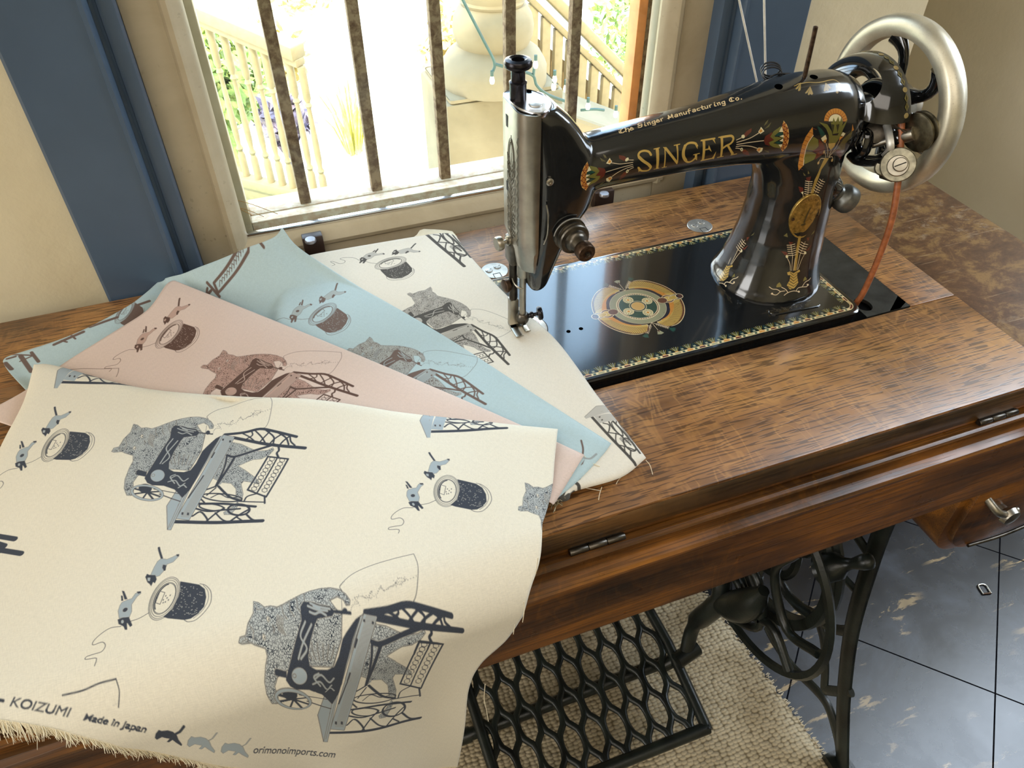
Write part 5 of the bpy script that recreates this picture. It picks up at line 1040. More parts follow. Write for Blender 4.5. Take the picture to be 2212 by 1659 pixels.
# needle bar, presser bar and foot
nb = MB(); nb.lathe([(.0052, .062), (.0056, .064), (.0056, .086), (0, .086)], (.0425, .0895, ZB), (0, 0, 1), 20); nb.lathe([(0, .018), (.0031, .018), (.0031, .066), (0, .066)], (.0425, .0895, ZB), (0, 0, 1), 18); nbo = nb.obj('needle_bar', M['steel_old'], sewm, smooth=40)
MB().lathe([(0, .0095), (.0052, .0100), (.0060, .0120), (.0060, .0175), (.0045, .0195), (0, .0198)], (.0425, .0895, ZB), (0, 0, 1), 20).obj('needle_clamp', M['steel_dark'], nbo, smooth=40)
MB().lathe([(.0025, .004), (.0025, .0075), (.0034, .008), (.0034, .010), (.0018, .011), (.0018, .0140), (.0060, .0148), (.0068, .0160), (.0066, .0180), (.0055, .0192), (0, .0195)], (.0425, .0895, ZB+.0150), (1, -.15, .10), 24).obj('clamp_screw', simple('blued_screw', (.03, .03, .034), .24, .8), nbo, smooth=40)
MB().tube([(.0425, .0895, ZB+.011), (.0423, .0893, ZB-.004)], [.0007, .0003], 8).obj('needle', M['steel'], nbo, smooth=60)
pb_ = MB(); pb_.lathe([(0, .016), (.0040, .016), (.0040, .085), (0, .085)], (.0375, .1015, ZB), (0, 0, 1), 18); pbo = pb_.obj('presser_bar', simple('brown_oxide_steel', (.055, .045, .035), .34, .9, .4, 120), sewm, smooth=40)
MB().lathe([(0, -.0), (.0062, 0), (.0066, .002), (.0066, .004), (.0050, .005), (0, .005)], (.0325, .1010, ZB+.047), (-1, -.2, 0), 20).obj('bar_screw', M['pin'], pbo)
MB().tube([(.0410+.0052*cos(a)*1.1, .0955-.0085*sin(a), ZB+.054-.004*sin(a)) for a in np.linspace(-.5, pi+.5, 14)], .0008, 6).obj('thread_loop', M['steel_old'], pbo, smooth=60)
FZ = ZB+.0042; pf_ = MB()
pf_.loft([[(.0375+x, .1015+y, ZB+z) for x, y in ((-.0042,-.004),(.0042,-.004),(.0042,.004),(-.0042,.004))] for z, x_, y_ in ((.030,0,0),(.018,0,0))]+[[(.0378+x, .0985+y, ZB+.009) for x, y in ((-.0060,-.003),(.0060,-.003),(.0060,.003),(-.0060,.003))], [(.0380+x, .0955+y, FZ+.0012) for x, y in ((-.0075,-.003),(.0075,-.003),(.0075,.003),(-.0075,.003))]])
def toe(x0, x1, yt): pf_.loft([[(x0, y, FZ+h), (x1, y, FZ+h), (x1, y, FZ+h+.0012), (x0, y, FZ+h+.0012)] for y, h in ((.0985, 0), (.080, 0), (yt+.0025, .0003), (yt, .0022))])
toe(.0305, .0372, .0720); toe(.0412, .0462, .0765); pf_.box((.0305, .0880, FZ), (.0462, .0985, FZ+.0012)); pf_.obj('presser_foot', M['steel_old'], pbo, smooth=30, bevel=.0004)
# needle plate
npz = MB(); npz.lathe([(0, 0), (.0212, 0), (.0212, .0006), (.0206, .0009), (0, .0009)], (.0452, .0886, ZB), (0, 0, 1), 48); npo = npz.obj('needle_plate', M['steel'], sewm, smooth=30)
MB().lathe([(.0213, -.0002), (.0220, .0004), (.0213, .0007), (.0213, -.0002)], (.0452, .0886, ZB), (0, 0, 1), 48).obj('plate_rim', M['felt'], npo)
hc = at(1163, 709, z=ZB+.001); MB().lathe([(0, 0), (.0014, 0), (.0014, .0003), (0, .0003)], (hc[0], hc[1], ZB+.0009), (0, 0, 1), 14).obj('plate_screw', M['pin'], npo)
MB().tube(sm([tuple(at(1150, 690, z=ZB+.0022)), tuple(at(1162, 695, z=ZB+.0014)), tuple(at(1166, 703, z=ZB+.0012)), (hc[0], hc[1], ZB+.0013)], 4), .00016, 5).obj('red_thread', simple('red_cotton', srgb('a8584a'), .8), npo)
# ---- handwheel
AXZ = ZB+.165; hwc = (.410, YC_, AXZ); hw_ = empty('hand_wheel', (hwc[0]-sewm.location.x, hwc[1]-sewm.location.y, hwc[2]-sewm.location.z)); hw_.parent = sewm
R = .0800
MB().lathe([(R-.0185, -.0060), (R-.0130, -.0096), (R-.0065, -.0102), (R-.0015, -.0072), (R, 0), (R-.0015, .0072), (R-.0065, .0102), (R-.0130, .0096), (R-.0185, .0060), (R-.0200, 0), (R-.0185, -.0060)], hwc, (1, 0, 0), 96).obj('rim', M['rim'], hw_, smooth=60)
sp2 = MB()
for k in range(6):
    a = pi-radians(108-60*k); P = []
    for t in np.linspace(0, 1, 9): r = .016+(R-.018-.016)*t; b = a+.22*sin(pi*t); P.append((hwc[0]+.004*(1-t), YC_+cos(b)*r*-1*-1, AXZ+sin(b)*r))
    MB().tube(P, [.0100, .0078, .0066, .0058, .0055, .0055, .0062, .0078, .0105], 14, flat=.62, up=(1, 0, 0)).obj('spoke', en, hw_, smooth=60)
MB().lathe([(0, -.030), (.018, -.030), (.024, -.026), (.0275, -.020), (.0275, -.016), (.0245, -.012), (.0275, -.008), (.0275, -.004), (.024, 0), (.022, .010), (.018, .014), (0, .015)], hwc, (1, 0, 0), 40).obj('hub', en, hw_, smooth=40)
MB().lathe([(0, .014), (.014, .014), (.015, .020), (.013, .026), (0, .027)], hwc, (1, 0, 0), 30).obj('stop_motion_screw', M['steel'], hw_, smooth=40)
MB().lathe([(0, -.048), (.017, -.046), (.018, -.030), (.018, -.016), (0, -.016)], (.404, YC_, AXZ), (1, 0, 0), 32).obj('bearing_boss', en, sewm, smooth=40)
# ---- belt guard: domed hood with a round window
GX, GR = .3745, .0515
PO = [(.010, -.0270), (.020, -.0275), (.0300, -.0270), (.0380, -.0250), (.0430, -.0215), (.0475, -.0160), (.0503, -.0090), (GR, 0), (GR, .0100)]
PI2 = [(r-.0030 if x > -.018 else r-.0012, x+(.0028 if x < .005 else 0)) for r, x in PO]
bg = MB(); bg.lathe(PO+PI2[::-1]+[PO[0]], (GX, YC_, AXZ), (1, 0, 0), 72); raw = bg.obj('belt_guard_raw', en, None, smooth=0)
hp = Vector(at(1864, 184, x=GX-.018)); hd = Vector(ray(1864, 184)).normalized()
k1c = MB().lathe([(0, -.06), (.0152, -.06), (.0152, .07), (0, .07)], hp, hd, 40).obj('cut_a', en, None, smooth=0)
k2c = MB().box((GX-.08, YC_-.09, AXZ-.09), (GX+.05, YC_+.09, AXZ+.0100)).obj('cut_b', en, None, smooth=0)
for kk in (k1c, k2c): m1 = raw.modifiers.new('b', 'BOOLEAN'); m1.operation = 'DIFFERENCE'; m1.object = kk; m1.solver = 'EXACT'
dgx = bpy.context.evaluated_depsgraph_get(); gm = bpy.data.meshes.new_from_object(raw.evaluated_get(dgx)); gm.name = 'belt_guard'
me_ = bpy.data.objects.new('belt_guard', gm); COL.objects.link(me_); me_.parent = sewm; me_.location = Vector(raw.location)-Vector(sewm.location)
for kk in (raw, k1c, k2c): bpy.data.objects.remove(kk)
gm.shade_smooth(); gm.set_sharp_from_angle(angle=radians(30)); gm.materials.clear(); gm.materials.append(en)
# gilt flowers on the guard's band
gf = MB(); 
for k in range(17):
    a = radians(18+k*8); r = .0517; c = Vector((GX+.0050, YC_-cos(a)*r, AXZ+sin(a)*r)); n_ = Vector((0, -cos(a), sin(a))); tdir = Vector((0, sin(a), cos(a)))
    if k % 3 == 0: gf.lathe([(.0024, 0), (.0022, .0003), (0, .0003)], c, n_, 12, m=0)
    else:
        for s_ in (-1, 1): gf.add([c+tdir*-.004+n_*.0002, c+Vector((s_*.0022, 0, 0))+n_*.0002, c+tdir*.004+n_*.0002, c+Vector((s_*.0004, 0, 0))+n_*.0003], [(0, 1, 2, 3)], 1)
gf.obj('guard_decal', [simple('pale_gilt', (.36, .27, .10), .35), simple('olive_gilt', (.17, .14, .035), .35)], me_, smooth=20)
# ---- bobbin winder below the guard
bw = empty('bobbin_winder', (.385-sewm.location.x, .045-sewm.location.y, ZB+.12-sewm.location.z)); bw.parent = sewm
def P_(x, y, X): return Vector(at(x, y, x=X))
wd = M['steel_dark']; wl_ = P_(1985, 285, .395)
MB().lathe([(0, -.0035), (.0150, -.0035), (.0172, -.0028), (.0172, -.0010), (.0140, 0), (.0140, .0025), (.0172, .0035), (.0172, .0055), (.0160, .0062), (0, .0062)], wl_, (.97, .1, .12), 36).obj('winder_pulley', simple('winder_pulley_steel', (.17, .15, .10), .34, .9, .4, 120), bw, smooth=40)
sh0, sh1 = P_(1884, 313, .377), P_(1975, 288, .392); MB().tube([sh0, sh0*.55+sh1*.45], .0034, 14).obj('spindle', M['steel_old'], bw, smooth=40); MB().tube([sh0*.62+sh1*.38, sh0*.35+sh1*.65, sh0*.30+sh1*.70, sh1], [.0052, .0055, .0064, .0062], 16).obj('spindle_sleeve', M['steel_old'], bw, smooth=40)
MB().tube([P_(1930, 300, .383), P_(1945, 297, .386)], .0072, 18).obj('green_collar', en, bw, smooth=40)
dc = P_(1940, 356, .378); ax = Vector((-.62, -.60, .42)).normalized(); wlf = simple('winder_nickel', (.30, .28, .21), .36, .9, .3, 150)
MB().lathe([(0, -.003), (.0135, -.003), (.0150, -.0018), (.0150, .0008), (.0142, .0016), (0, .0016)], dc, ax, 36).obj('thread_disc', wlf, bw, smooth=30)
MB().lathe([(0, .0016), (.0092, .0016), (.0092, .0034), (.0085, .0040), (0, .0040)], dc+Vector((0, 0, -.001)), ax, 30).obj('disc_washer', M['steel_old'], bw, smooth=30)
MB().lathe([(0, .004), (.0062, .004), (.0062, .0062), (.0055, .0070), (0, .0072)], dc+Vector((.001, -.001, .0005)), ax, 26).obj('disc_screw', M['steel_old'], bw, smooth=30)
e_ = ax.cross(Vector((0, 0, 1))).normalized(); g_ = ax.cross(e_); c = dc+Vector((.001, -.001, .0005))+ax*.0073; MB().tube([c-(e_*.75+g_*.5)*.0055, c+(e_*.75+g_*.5)*.0055], .0005, 5).obj('screw_slot', M['felt'], bw)
c2 = P_(1907, 362, .374); MB().lathe([(0, -.012), (.0060, -.012), (.0072, -.004), (.0072, .0005), (.0062, .0018), (0, .0022)], c2, ax, 26).obj('pivot_screw', wlf, bw, smooth=30); MB().tube([c2+ax*.0022-(e_*.25-g_*.9)*.006, c2+ax*.0022+(e_*.25-g_*.9)*.006], .0006, 5).obj('screw_slot', M['felt'], bw)
lv = MB(); lv.tube(sm([P_(1915, 268, .376), P_(1920, 290, .374), P_(1923, 310, .373), P_(1922, 325, .374), P_(1910, 338, .376)], 4), .0034, 8, flat=.3, up=(.6, .6, 0)); lv.obj('latch_spring', M['steel'], bw, smooth=50)
ar_ = MB(); ar_.tube(sm([P_(1850, 262, .380), P_(1885, 246, .378), P_(1905, 255, .380), P_(1935, 275, .384), P_(1960, 290, .388)], 4), .0050, 8, flat=.35, up=(.5, .6, .3)); ar_.obj('winder_arm', M['steel_old'], bw, smooth=50)
fk = MB(); fk.tube(sm([P_(1866, 276, .372), P_(1877, 285, .371), P_(1877, 305, .370), P_(1868, 330, .369), P_(1857, 340, .371)], 4), .0048, 10, flat=.45); fk.tube(sm([P_(1866, 276, .380), P_(1852, 300, .380), P_(1852, 325, .380), P_(1866, 343, .380), P_(1895, 345, .380), P_(1915, 335, .380)], 4), .0060, 10, flat=.8); fk.obj('yoke', en, bw, smooth=50)
MB().lathe([(.0085, -.003), (.0105, -.002), (.0110, .001), (.0100, .003), (.0060, .004), (0, .004)], P_(1893, 285, .378), ax, 28).obj('bobbin_cup', wd, bw, smooth=40)
MB().tube(sm([P_(1835, 335, .372), P_(1850, 348, .372), P_(1880, 352, .372), P_(1915, 345, .374)], 4), .0036, 10).obj('bracket', en, bw, smooth=50)
MB().tube([P_(1903, 345, .378), P_(1908, 382, .376), P_(1930, 388, .376)], .0040, 10, flat=.5).obj('clip', wd, bw, smooth=50)
MB().tube([P_(1905, 240, .395), P_(1935, 330, .39), P_(1900, 300, .392), P_(1870, 240, .392)], .0075, 12).obj('winder_frame', en, bw, smooth=50)
# ---- leather belt
bt = MB(); top_ = P_(1948, 248, .386); P = [P_(1945, 236, .388), top_, P_(1944, 330, .384), P_(1939, 400, .383), P_(1925, 480, .382), P_(1895, 565, .380), P_(1866, 630, .378), P_(1849, 656, .377), P_(1838, 676, .376)]
bt.tube(sm([tuple(p) for p in P], 5), .0030, 12); bt.obj('leather_belt', M['leather'], sewm, smooth=60)
# black tangled wire lying on the back of the arm
cw = MB(); c = Vector(at(1668, 160, y=.108))
for k in range(3): cw.tube([c+Vector((.010*cos(a)+.001*k, .004*sin(a)+.003*k, .0045*sin(a)+.001*k)) for a in np.linspace(0, 2*pi, 18)], .0008, 6)
cw.tube(sm([tuple(at(1636, 186, y=.105)), tuple(at(1655, 172, y=.108)), tuple(at(1680, 160, y=.108)), tuple(at(1725, 160, y=.10))], 4), .0009, 6); tag(cw.obj('wire_coil', M['black'], smooth=60), 'small black tangled wire coil resting on the back of the machine arm', 'wire')
# ------------------------------------------------------------------ printed cloths
YE_, RHO = -.141, .022; YH = YE_-RHO                # front edge the cloth bends over; plane it hangs in
def flat(px, py, h):                                 # photo point -> coordinates on the laid-out cloth
    d = ray(px, py); ys = _YF; B = _bend_cache(h); g = (B[:, 0]-CAM[1])*d[2]-(B[:, 1]-CAM[2])*d[1]
    i = int(np.argmax(np.sign(g[1:]) != np.sign(g[:-1]))); t = g[i]/(g[i]-g[i+1]); P = B[i]*(1-t)+B[i+1]*t; k = (P[0]-CAM[1])/d[1] if abs(d[1]) > abs(d[2]) else (P[1]-CAM[2])/d[2]
    return (CAM[0]+d[0]*k, ys[i]*(1-t)+ys[i+1]*t)
_YF = np.r_[np.arange(.6, -.135, -.01), np.arange(-.135, -.18, -.0005), np.arange(-.18, -.9, -.01)]; _BC = {}
def _bend_cache(h):
    if h not in _BC: _BC[h] = np.array([bend(0, y, h)[1:] for y in _YF])
    return _BC[h]
# height already taken up by what lies on the table
HX0, HY0, HS = -.75, -.20, .002; HG = np.zeros((300, 700)); HG[int((0-HY0)/HS):int((.178-HY0)/HS)+1, int((0-HX0)/HS):int((.371-HX0)/HS)+1] = ZB-TT
def hcell(X, Y): return min(699, max(0, int((X-HX0)/HS))), min(299, max(0, int((Y-HY0)/HS)))
def bend(X, Yf, h):
    if Yf >= YE_: return (X, Yf, TT+h)
    a = YE_-Yf; th = a/RHO
    if th < pi/2: return (X, YE_-(RHO+h)*sin(th), TT-RHO+(RHO+h)*cos(th))
    return (X, YE_-RHO-h, TT-RHO-(a-RHO*pi/2))
def resample(P, n):
    C = np.array(cr(P, 10)); L = np.r_[0, np.cumsum(np.linalg.norm(np.diff(C, axis=0), axis=1))]; t = np.linspace(0, L[-1], n)
    return np.stack([np.interp(t, L, C[:, k]) for k in range(C.shape[1])], 1)
def curve(pts, h):                                   # list of (px, py[, h]) -> (X, Y, h)
    out = []
    for p in pts:
        hh = p[2] if len(p) > 2 else h
        if len(p) > 3: q = at(p[0], p[1], y=p[3]); out.append((q[0], q[1], q[2]-TT))
        else: out.append((*flat(p[0], p[1], hh), hh))
    return out
def snoise(seed):
    r = np.random.RandomState(seed); K = [(r.randn(2)*f, r.rand()*6.28, 1/f**.8) for f in (9, 14, 22, 33) for _ in range(3)]
    return lambda X, Y: sum(a*sin(k[0]*X+k[1]*Y+p) for k, p, a in K)/1.0
def cloth(name, label, top, right, bottom, left, h, ppm, seed, ops, cols, parent=None, nu=150, nv=150, drop=.0035, wr=.0006, thick=.0006, roll=.012, rolls=(1, 1, 1, 1), extra=None, group='printed cat fabrics fanned out on the table'):
    T, Rr, B, Lf = [resample(curve(c, h), n) for c, n in ((top, nu), (right, nv), (bottom, nu), (left, nv))]     # top L->R, right T->B, bottom L->R, left T->B
    U = np.linspace(0, 1, nu)[None, :, None]; V = np.linspace(0, 1, nv)[:, None, None]
    G = (1-V)*T[None]+V*B[None]+(1-U)*Lf[:, None]+U*Rr[:, None]-((1-U)*(1-V)*T[0]+U*(1-V)*T[-1]+(1-U)*V*B[0]+U*V*B[-1])
    wth = np.linalg.norm(T[-1, :2]-T[0, :2]); hgt = np.linalg.norm(Rr[-1, :2]-Rr[0, :2]); sn = snoise(seed); sn2 = snoise(seed+50)
    verts = []; uvs = []; HH = np.zeros((nv, nu)); base = np.zeros((nv, nu))
    for j in range(nv):
        for i in range(nu):
            cx, cy = hcell(G[j, i, 0], G[j, i, 1]); base[j, i] = HG[cy, cx]+.0007 if G[j, i, 1] > YE_-.004 else 0
    for _ in range(10):
        b2 = base.copy(); b2[1:-1, 1:-1] = (base[1:-1, 1:-1]+base[:-2, 1:-1]+base[2:, 1:-1]+base[1:-1, :-2]+base[1:-1, 2:])/5; base = np.maximum(base, b2)
    for _ in range(6):
        b2 = base.copy(); b2[1:-1, 1:-1] = (base[1:-1, 1:-1]+base[:-2, 1:-1]+base[2:, 1:-1]+base[1:-1, :-2]+base[1:-1, 2:])/5; base = b2
    base += .0004
    x0, y0 = G[..., 0].min()-.002, G[..., 1].min()-.002; x1, y1 = G[..., 0].max()+.002, G[..., 1].max()+.002
    for j in range(nv):
        for i in range(nu):
            X, Y, hh = G[j, i]; u, v = i/(nu-1), j/(nv-1)
            ds = [(v*hgt, rolls[0]), ((1-u)*wth, rolls[1]), ((1-v)*hgt, rolls[2]), (u*wth, rolls[3])]; k = 1
            for d, on in ds:
                if on and d < roll: k *= sqrt(max(0, 1-(1-d/roll)**2))
            hh = hh+drop*k+wr*sn(X, Y)*k
            if extra: hh += extra(X, Y, u, v)
            hh = max(hh, base[j, i], .0006); HH[j, i] = hh; verts.append(bend(X, Y, hh)); uvs.append(((X-x0)/(x1-x0), (Y-y0)/(y1-y0)))
    for j in range(nv):
        for i in range(nu):
            cx, cy = hcell(G[j, i, 0], G[j, i, 1])
            for a in (-1, 0, 1):
                for b in (-1, 0, 1):
                    if 0 <= cy+a < 300 and 0 <= cx+b < 700: HG[cy+a, cx+b] = max(HG[cy+a, cx+b], HH[j, i])
    f = [(j*nu+i, j*nu+i+1, (j+1)*nu+i+1, (j+1)*nu+i) for j in range(nv-1) for i in range(nu-1)]
    cv = Canvas(x0, y0, x1, y1, ppm); cv.a[..., 3] = 1; ops(cv); im = cv.image(name+'_print')
    g, w, c, k = cols
    t = NT(name); uv = t.new('ShaderNodeUVMap', uv_map='u'); tx = t.new('ShaderNodeTexImage', image=im, extension='EXTEND', interpolation='Cubic'); t.link(uv.outputs[0], tx.inputs[0])
    sc = t.map((x1-x0, y1-y0, 1), src=uv.outputs[0]); sx = t.new('ShaderNodeSeparateColor'); t.link(tx.outputs['Color'], sx.inputs[0])
    # woven ground with slubs both ways
    a = t.noise(t.map((260, 2600, 1), src=sc, rot=(0, 0, .5)), 1, 2); b = t.noise(t.map((2600, 260, 1), src=sc, rot=(0, 0, .5)), 1, 2); wv = t.math('ADD', t.math('MULTIPLY', a, .5), t.math('MULTIPLY', b, .5))
    d = tuple(q*.90 for q in g); l = tuple(min(1, q*1.05) for q in g); col = t.ramp(wv, [(.36, d), (.64, l)])
    sp = t.ramp(t.noise(sc, 900, 2), [(.74, (0, 0, 0)), (.77, (1, 1, 1))]); col = t.mix(t.math('MULTIPLY', sp, .25), col, tuple(q*.45 for q in g))
    spk = t.noise(sc, 2200, 2); ink = t.ramp(spk, [(.35, k), (.75, tuple(min(1, q*1.9+.006) for q in k))])
    col = t.mix(t.math('MULTIPLY', sx.outputs[1], .92), col, w)
    vo = t.new('ShaderNodeTexVoronoi', feature='DISTANCE_TO_EDGE'); t.link(t.map((900, 900, 1), src=sc), vo.inputs['Vector']); vo.inputs['Scale'].default_value = 1
    ed = t.ramp(vo.outputs['Distance'], [(.06, (1, 1, 1)), (.13, (0, 0, 0))]); fur = t.ramp(t.noise(sc, 150, 3), [(.4, (.55, .55, .55)), (.62, (1, 1, 1))])
    cell = t.mix(t.math('MULTIPLY', ed, fur), c, k); col = t.mix(sx.outputs[2], col, cell)
    col = t.mix(t.math('MULTIPLY', sx.outputs[0], .96), col, ink)
    t.set(col=col, rough=.88, spec=.15, sheen=.12); t.bump(wv, .12, .0003)
    m_ = MB().add(verts, f); o = m_.obj(name, t.m, parent, smooth=80)
    lay = o.data.uv_layers.new(name='u'); vi = np.zeros(len(o.data.loops), int); o.data.loops.foreach_get('vertex_index', vi); lay.data.foreach_set('uv', np.array(uvs, np.float32)[vi].ravel())
    so = o.modifiers.new('sol', 'SOLIDIFY'); so.thickness = thick; so.offset = -1
    if label: tag(o, label, 'fabric', group)
    o['px'] = 0; del o['px']
    return o, t.m
def dens(o):                                         # split long sides so that they follow the bend
    P = o[-1]; Q = []; n = len(P); last = n if o[0] == 'f' else n-1
    for i in range(last):
        a, b = P[i], P[(i+1) % n]; k = max(1, int(hypot(b[0]-a[0], b[1]-a[1])/40))
        Q += [(a[0]+(b[0]-a[0])*j/k, a[1]+(b[1]-a[1])*j/k) for j in range(k)]
    if o[0] == 's': Q.append(P[-1])
    return (*o[:-1], Q)
STRIP = [o for o in MO if (lambda xs, ys: (sum(xs)/len(xs) > 760 and sum(ys)/len(ys) > 1180 and min(xs) > 755 and max(xs) < 1620 and min(ys) > 1120) or (o[1] == WASH and o[0] == 'f' and max(ys) > 1400))([q[0] for q in o[-1]], [q[1] for q in o[-1]])]
def M3(h, src, dst): return affine([A_[k] for k in src], [flat(*p, h) for p in dst])
def C4(ox, oy, k): return lambda x, y: (ox+x/k, oy+y/k)
c1_, c2_, c3_, c4_, c5_ = C4(0, 780, 3.16), C4(480, 1180, 3.770), C4(0, 450, 2.765), C4(700, 450, 2.765), C4(700, 850, 4.022)
def ops_cream(cv):
    h = .0195
    def direct(f):                                    # every traced point laid on the cloth by itself
        def F(P): return [flat(*f(x, y), h) for x, y in P]
        return F
    Fm = direct(c2_); Fm.k = .00034/3.77; stamp(cv, [dens(o) for o in MO], Fm)
    Tm = affine([A_[k] for k in 'ABCDE'], [flat(*c1_(*p), h) for p in ((795,665),(2090,580),(1130,1105),(1812,1148),(1832,250))]); stamp(cv, MO, Tm)
    base = [flat(*c1_(*p), h) for p in ((1130,1105),(1812,1148))]; e = flat(*c1_(1832,250), h)
    def by_CD(c, d, name=('C', 'D')):                # same motif carried to another place in the repeat
        c = np.array(flat(*c, h)); d = np.array(flat(*d, h)); b0, b1 = map(np.array, base); z = complex(*(d-c))/complex(*(b1-b0))
        def F(P):
            q = Tm(P)-b0; w = (q[:, 0]+1j*q[:, 1])*z; return np.stack([w.real+c[0], w.imag+c[1]], 1)
        F.k = Tm.k*abs(z); return F
    stamp(cv, STRIP, by_CD(c5_(852,345), c5_(1632,370))); stamp(cv, STRIP, by_CD((117,827.5), (300.6,843)))
    for P in ([(-20,1155),(33,1166)], [(-20,1185),(47,1198)], [(-20,1170),(10,1180),(-5,1195)]): cv.stroke([flat(*q_, h) for q_ in P], .0042, INK)
    a = np.array(flat(1120, 1104, h)); a2 = np.array(flat(1134, 1046, h)); o0 = Tm([A_['A']])[0]; o2 = Tm([A_['A2']])[0]; z = complex(*(a2-a))/complex(*(o2-o0))
    def Fh(P): q = Tm(P)-o0; w = (q[:, 0]+1j*q[:, 1])*z; return np.stack([w.real+a[0], w.imag+a[1]], 1)
    Fh.k = Tm.k*abs(z); stamp(cv, MO, Fh)
    for dst in ([(320.9,1320),(457,1280),(345,1187)], [c1_(285,648),c1_(658,545),c1_(377,322)], [c5_(966,945),c5_(1436,868),c5_(916,543)]):
        stamp(cv, SP, affine([S_['a'], S_['b'], S_['k']], [flat(*p, h) for p in dst]))
    # stray thread outline, then the selvedge lettering
    k = lambda P: [flat(*C4(0, 1200, 3.614)(x, y), h) for x, y in P]
    cv.stroke(k(sm([(480,1092),(640,1055),(770,1000),(905,965)])), .0006, INK); cv.stroke(k(sm([(905,965),(930,1050),(930,1120),(925,1185)])), .0006, INK)
    for x in range(5): cv.fill(k(ell(880+x*9, 1172-x*4, 2.5, 2.5, n=6)), INK)
    def put(s, a, b, hg, shear=.22, off=0, f=C4(0, 1200, 3.614)):
        T, w = text_polys(s, shear, off); a = np.array(f(*a)); d = (np.array(f(*b))-a)/w; n = np.array([d[1], -d[0]]); n = n/np.hypot(*n)*hg
        for t in T:
            q = [flat(*(a+d*x+n*y), h) for x, y in t]; cv.fill(q, INK); cv.stroke(q+q[:1], .9/cv.k*.5, INK)
    put('KOIZUMI', (62,1172), (540,1270), 31); cv.stroke(k([(-5,1128), (22,1133)]), .0012, INK)
    put('Made in Japan', (640,1290), (1140,1375), 22, .25, .006); put('orimonoimports.com', (240,1620), (905,1648), 22, .28, .0, c2_)
    for i, (dx, dy) in enumerate(((0, 0), (252, 30), (512, 62))):
        cl_ = INK if i == 0 else (0.0, 1, 0, 1)
        cv.fill(k([(x+dx, y+dy) for x, y in RC[0]]), cl_); cv.stroke(k([(x+dx, y+dy) for x, y in RC[1]]), .0014, cl_ if i == 0 else (.35, .5, 0, 1))
        if i: cv.stroke(k([(x+dx, y+dy) for x, y in RC[0]+RC[0][:1]]), .0004, (.6, .4, 0, 1))
def ops_pink(cv):
    h = .015; stamp(cv, MO, affine([A_['A'], A_['A2'], A_['B'], A_['E']], [flat(*c3_(*p), h) for p in ((1198,938),(1333,842),(2133,1118),(2037,855))]))
    stamp(cv, SP, affine([S_['a'], S_['b'], S_['k']], [flat(*c3_(*p), h) for p in ((930,790),(1192,745),(1080,557))]))
    cv.stroke([flat(*c3_(x, y), h) for x, y in sm([(410,948),(500,945),(600,948),(704,945)])+sm([(704,945),(700,970),(688,995)])], .0005, INK)
def ops_blue(cv):
    h = .0125; Tb = affine([A_['A'], A_['A2'], A_['B'], A_['E']], [flat(*c4_(*p), h) for p in ((138,835),(270,757),(962,1158),(915,880))]); stamp(cv, MO, Tb)
    stamp(cv, SP, affine([S_['a'], S_['b'], S_['k']], [flat(*c3_(*p), h) for p in ((1846,640),(2092,668),(2012,438))]))
    fl = lambda x, y, hh: flat(x, y, hh)
    # pedal and leg of the motif rolled over the raised far edge
    def put(ops, src, dst, hh): stamp(cv, ops, affine([A_[k] if k in A_ else S_[k] for k in src], [fl(*c3_(*p), hh) for p in dst]))
    def hx(P, w): cv.stroke([fl(*c3_(*p), .030) for p in P], w, INK)
    for P in ([(1100,418),(1190,470)], [(1120,412),(1160,440),(1210,395)], [(1215,380),(1275,415)], [(1270,405),(1255,380),(1470,290),(1510,285),(1497,305),(1300,392),(1270,405)], [(1500,255),(1590,290)], [(1490,262),(1545,240),(1560,270)], [(1545,232),(1600,245)], [(1150,425),(1230,400)], [(1560,262),(1600,232)]): hx(P, .0024)
    for i in range(12): x = 1285+i*18; y = 388-i*8; hx([(x, y), (x+9, y-16), (x+22, y-14)], .0007)
    S2 = affine([S_['a'], S_['b'], (1420,505)], [fl(*c3_(*p), .006) for p in ((690,650),(862,610),(750,690))]); stamp(cv, SP[-16:], S2); stamp(cv, [o for o in SP if o[0] == 'f' and len(o[2]) == 14 and o[1] == INK], S2)
    for P, w in (([(125,885),(185,970)], .0042), ([(190,865),(228,912)], .0032), ([(80,880),(200,880)], .0018), ([(120,915),(200,880)], .0016), ([(35,930),(70,965)], .004), ([(45,905),(95,890)], .0025), ([(325,818),(500,742)], .0032), ([(540,715),(700,650)], .0028), ([(820,578),(890,548)], .0028), ([(370,795),(400,800)], .002), ([(430,765),(450,780)], .002)): cv.stroke([fl(*c3_(*p), .006) for p in P], w, INK)
    cv.stroke([flat(x, y, h) for x, y in sm([(1255,952),(1259,970),(1258,985)])], .0016, INK); cv.stroke([flat(x, y, h) for x, y in sm([(1262,990),(1275,990),(1288,980)])], .0016, (.35,.65,0,1)); cv.fill([flat(x, y, h) for x, y in ((1255,1003),(1263,992),(1259,1002),(1254,1006))], INK)
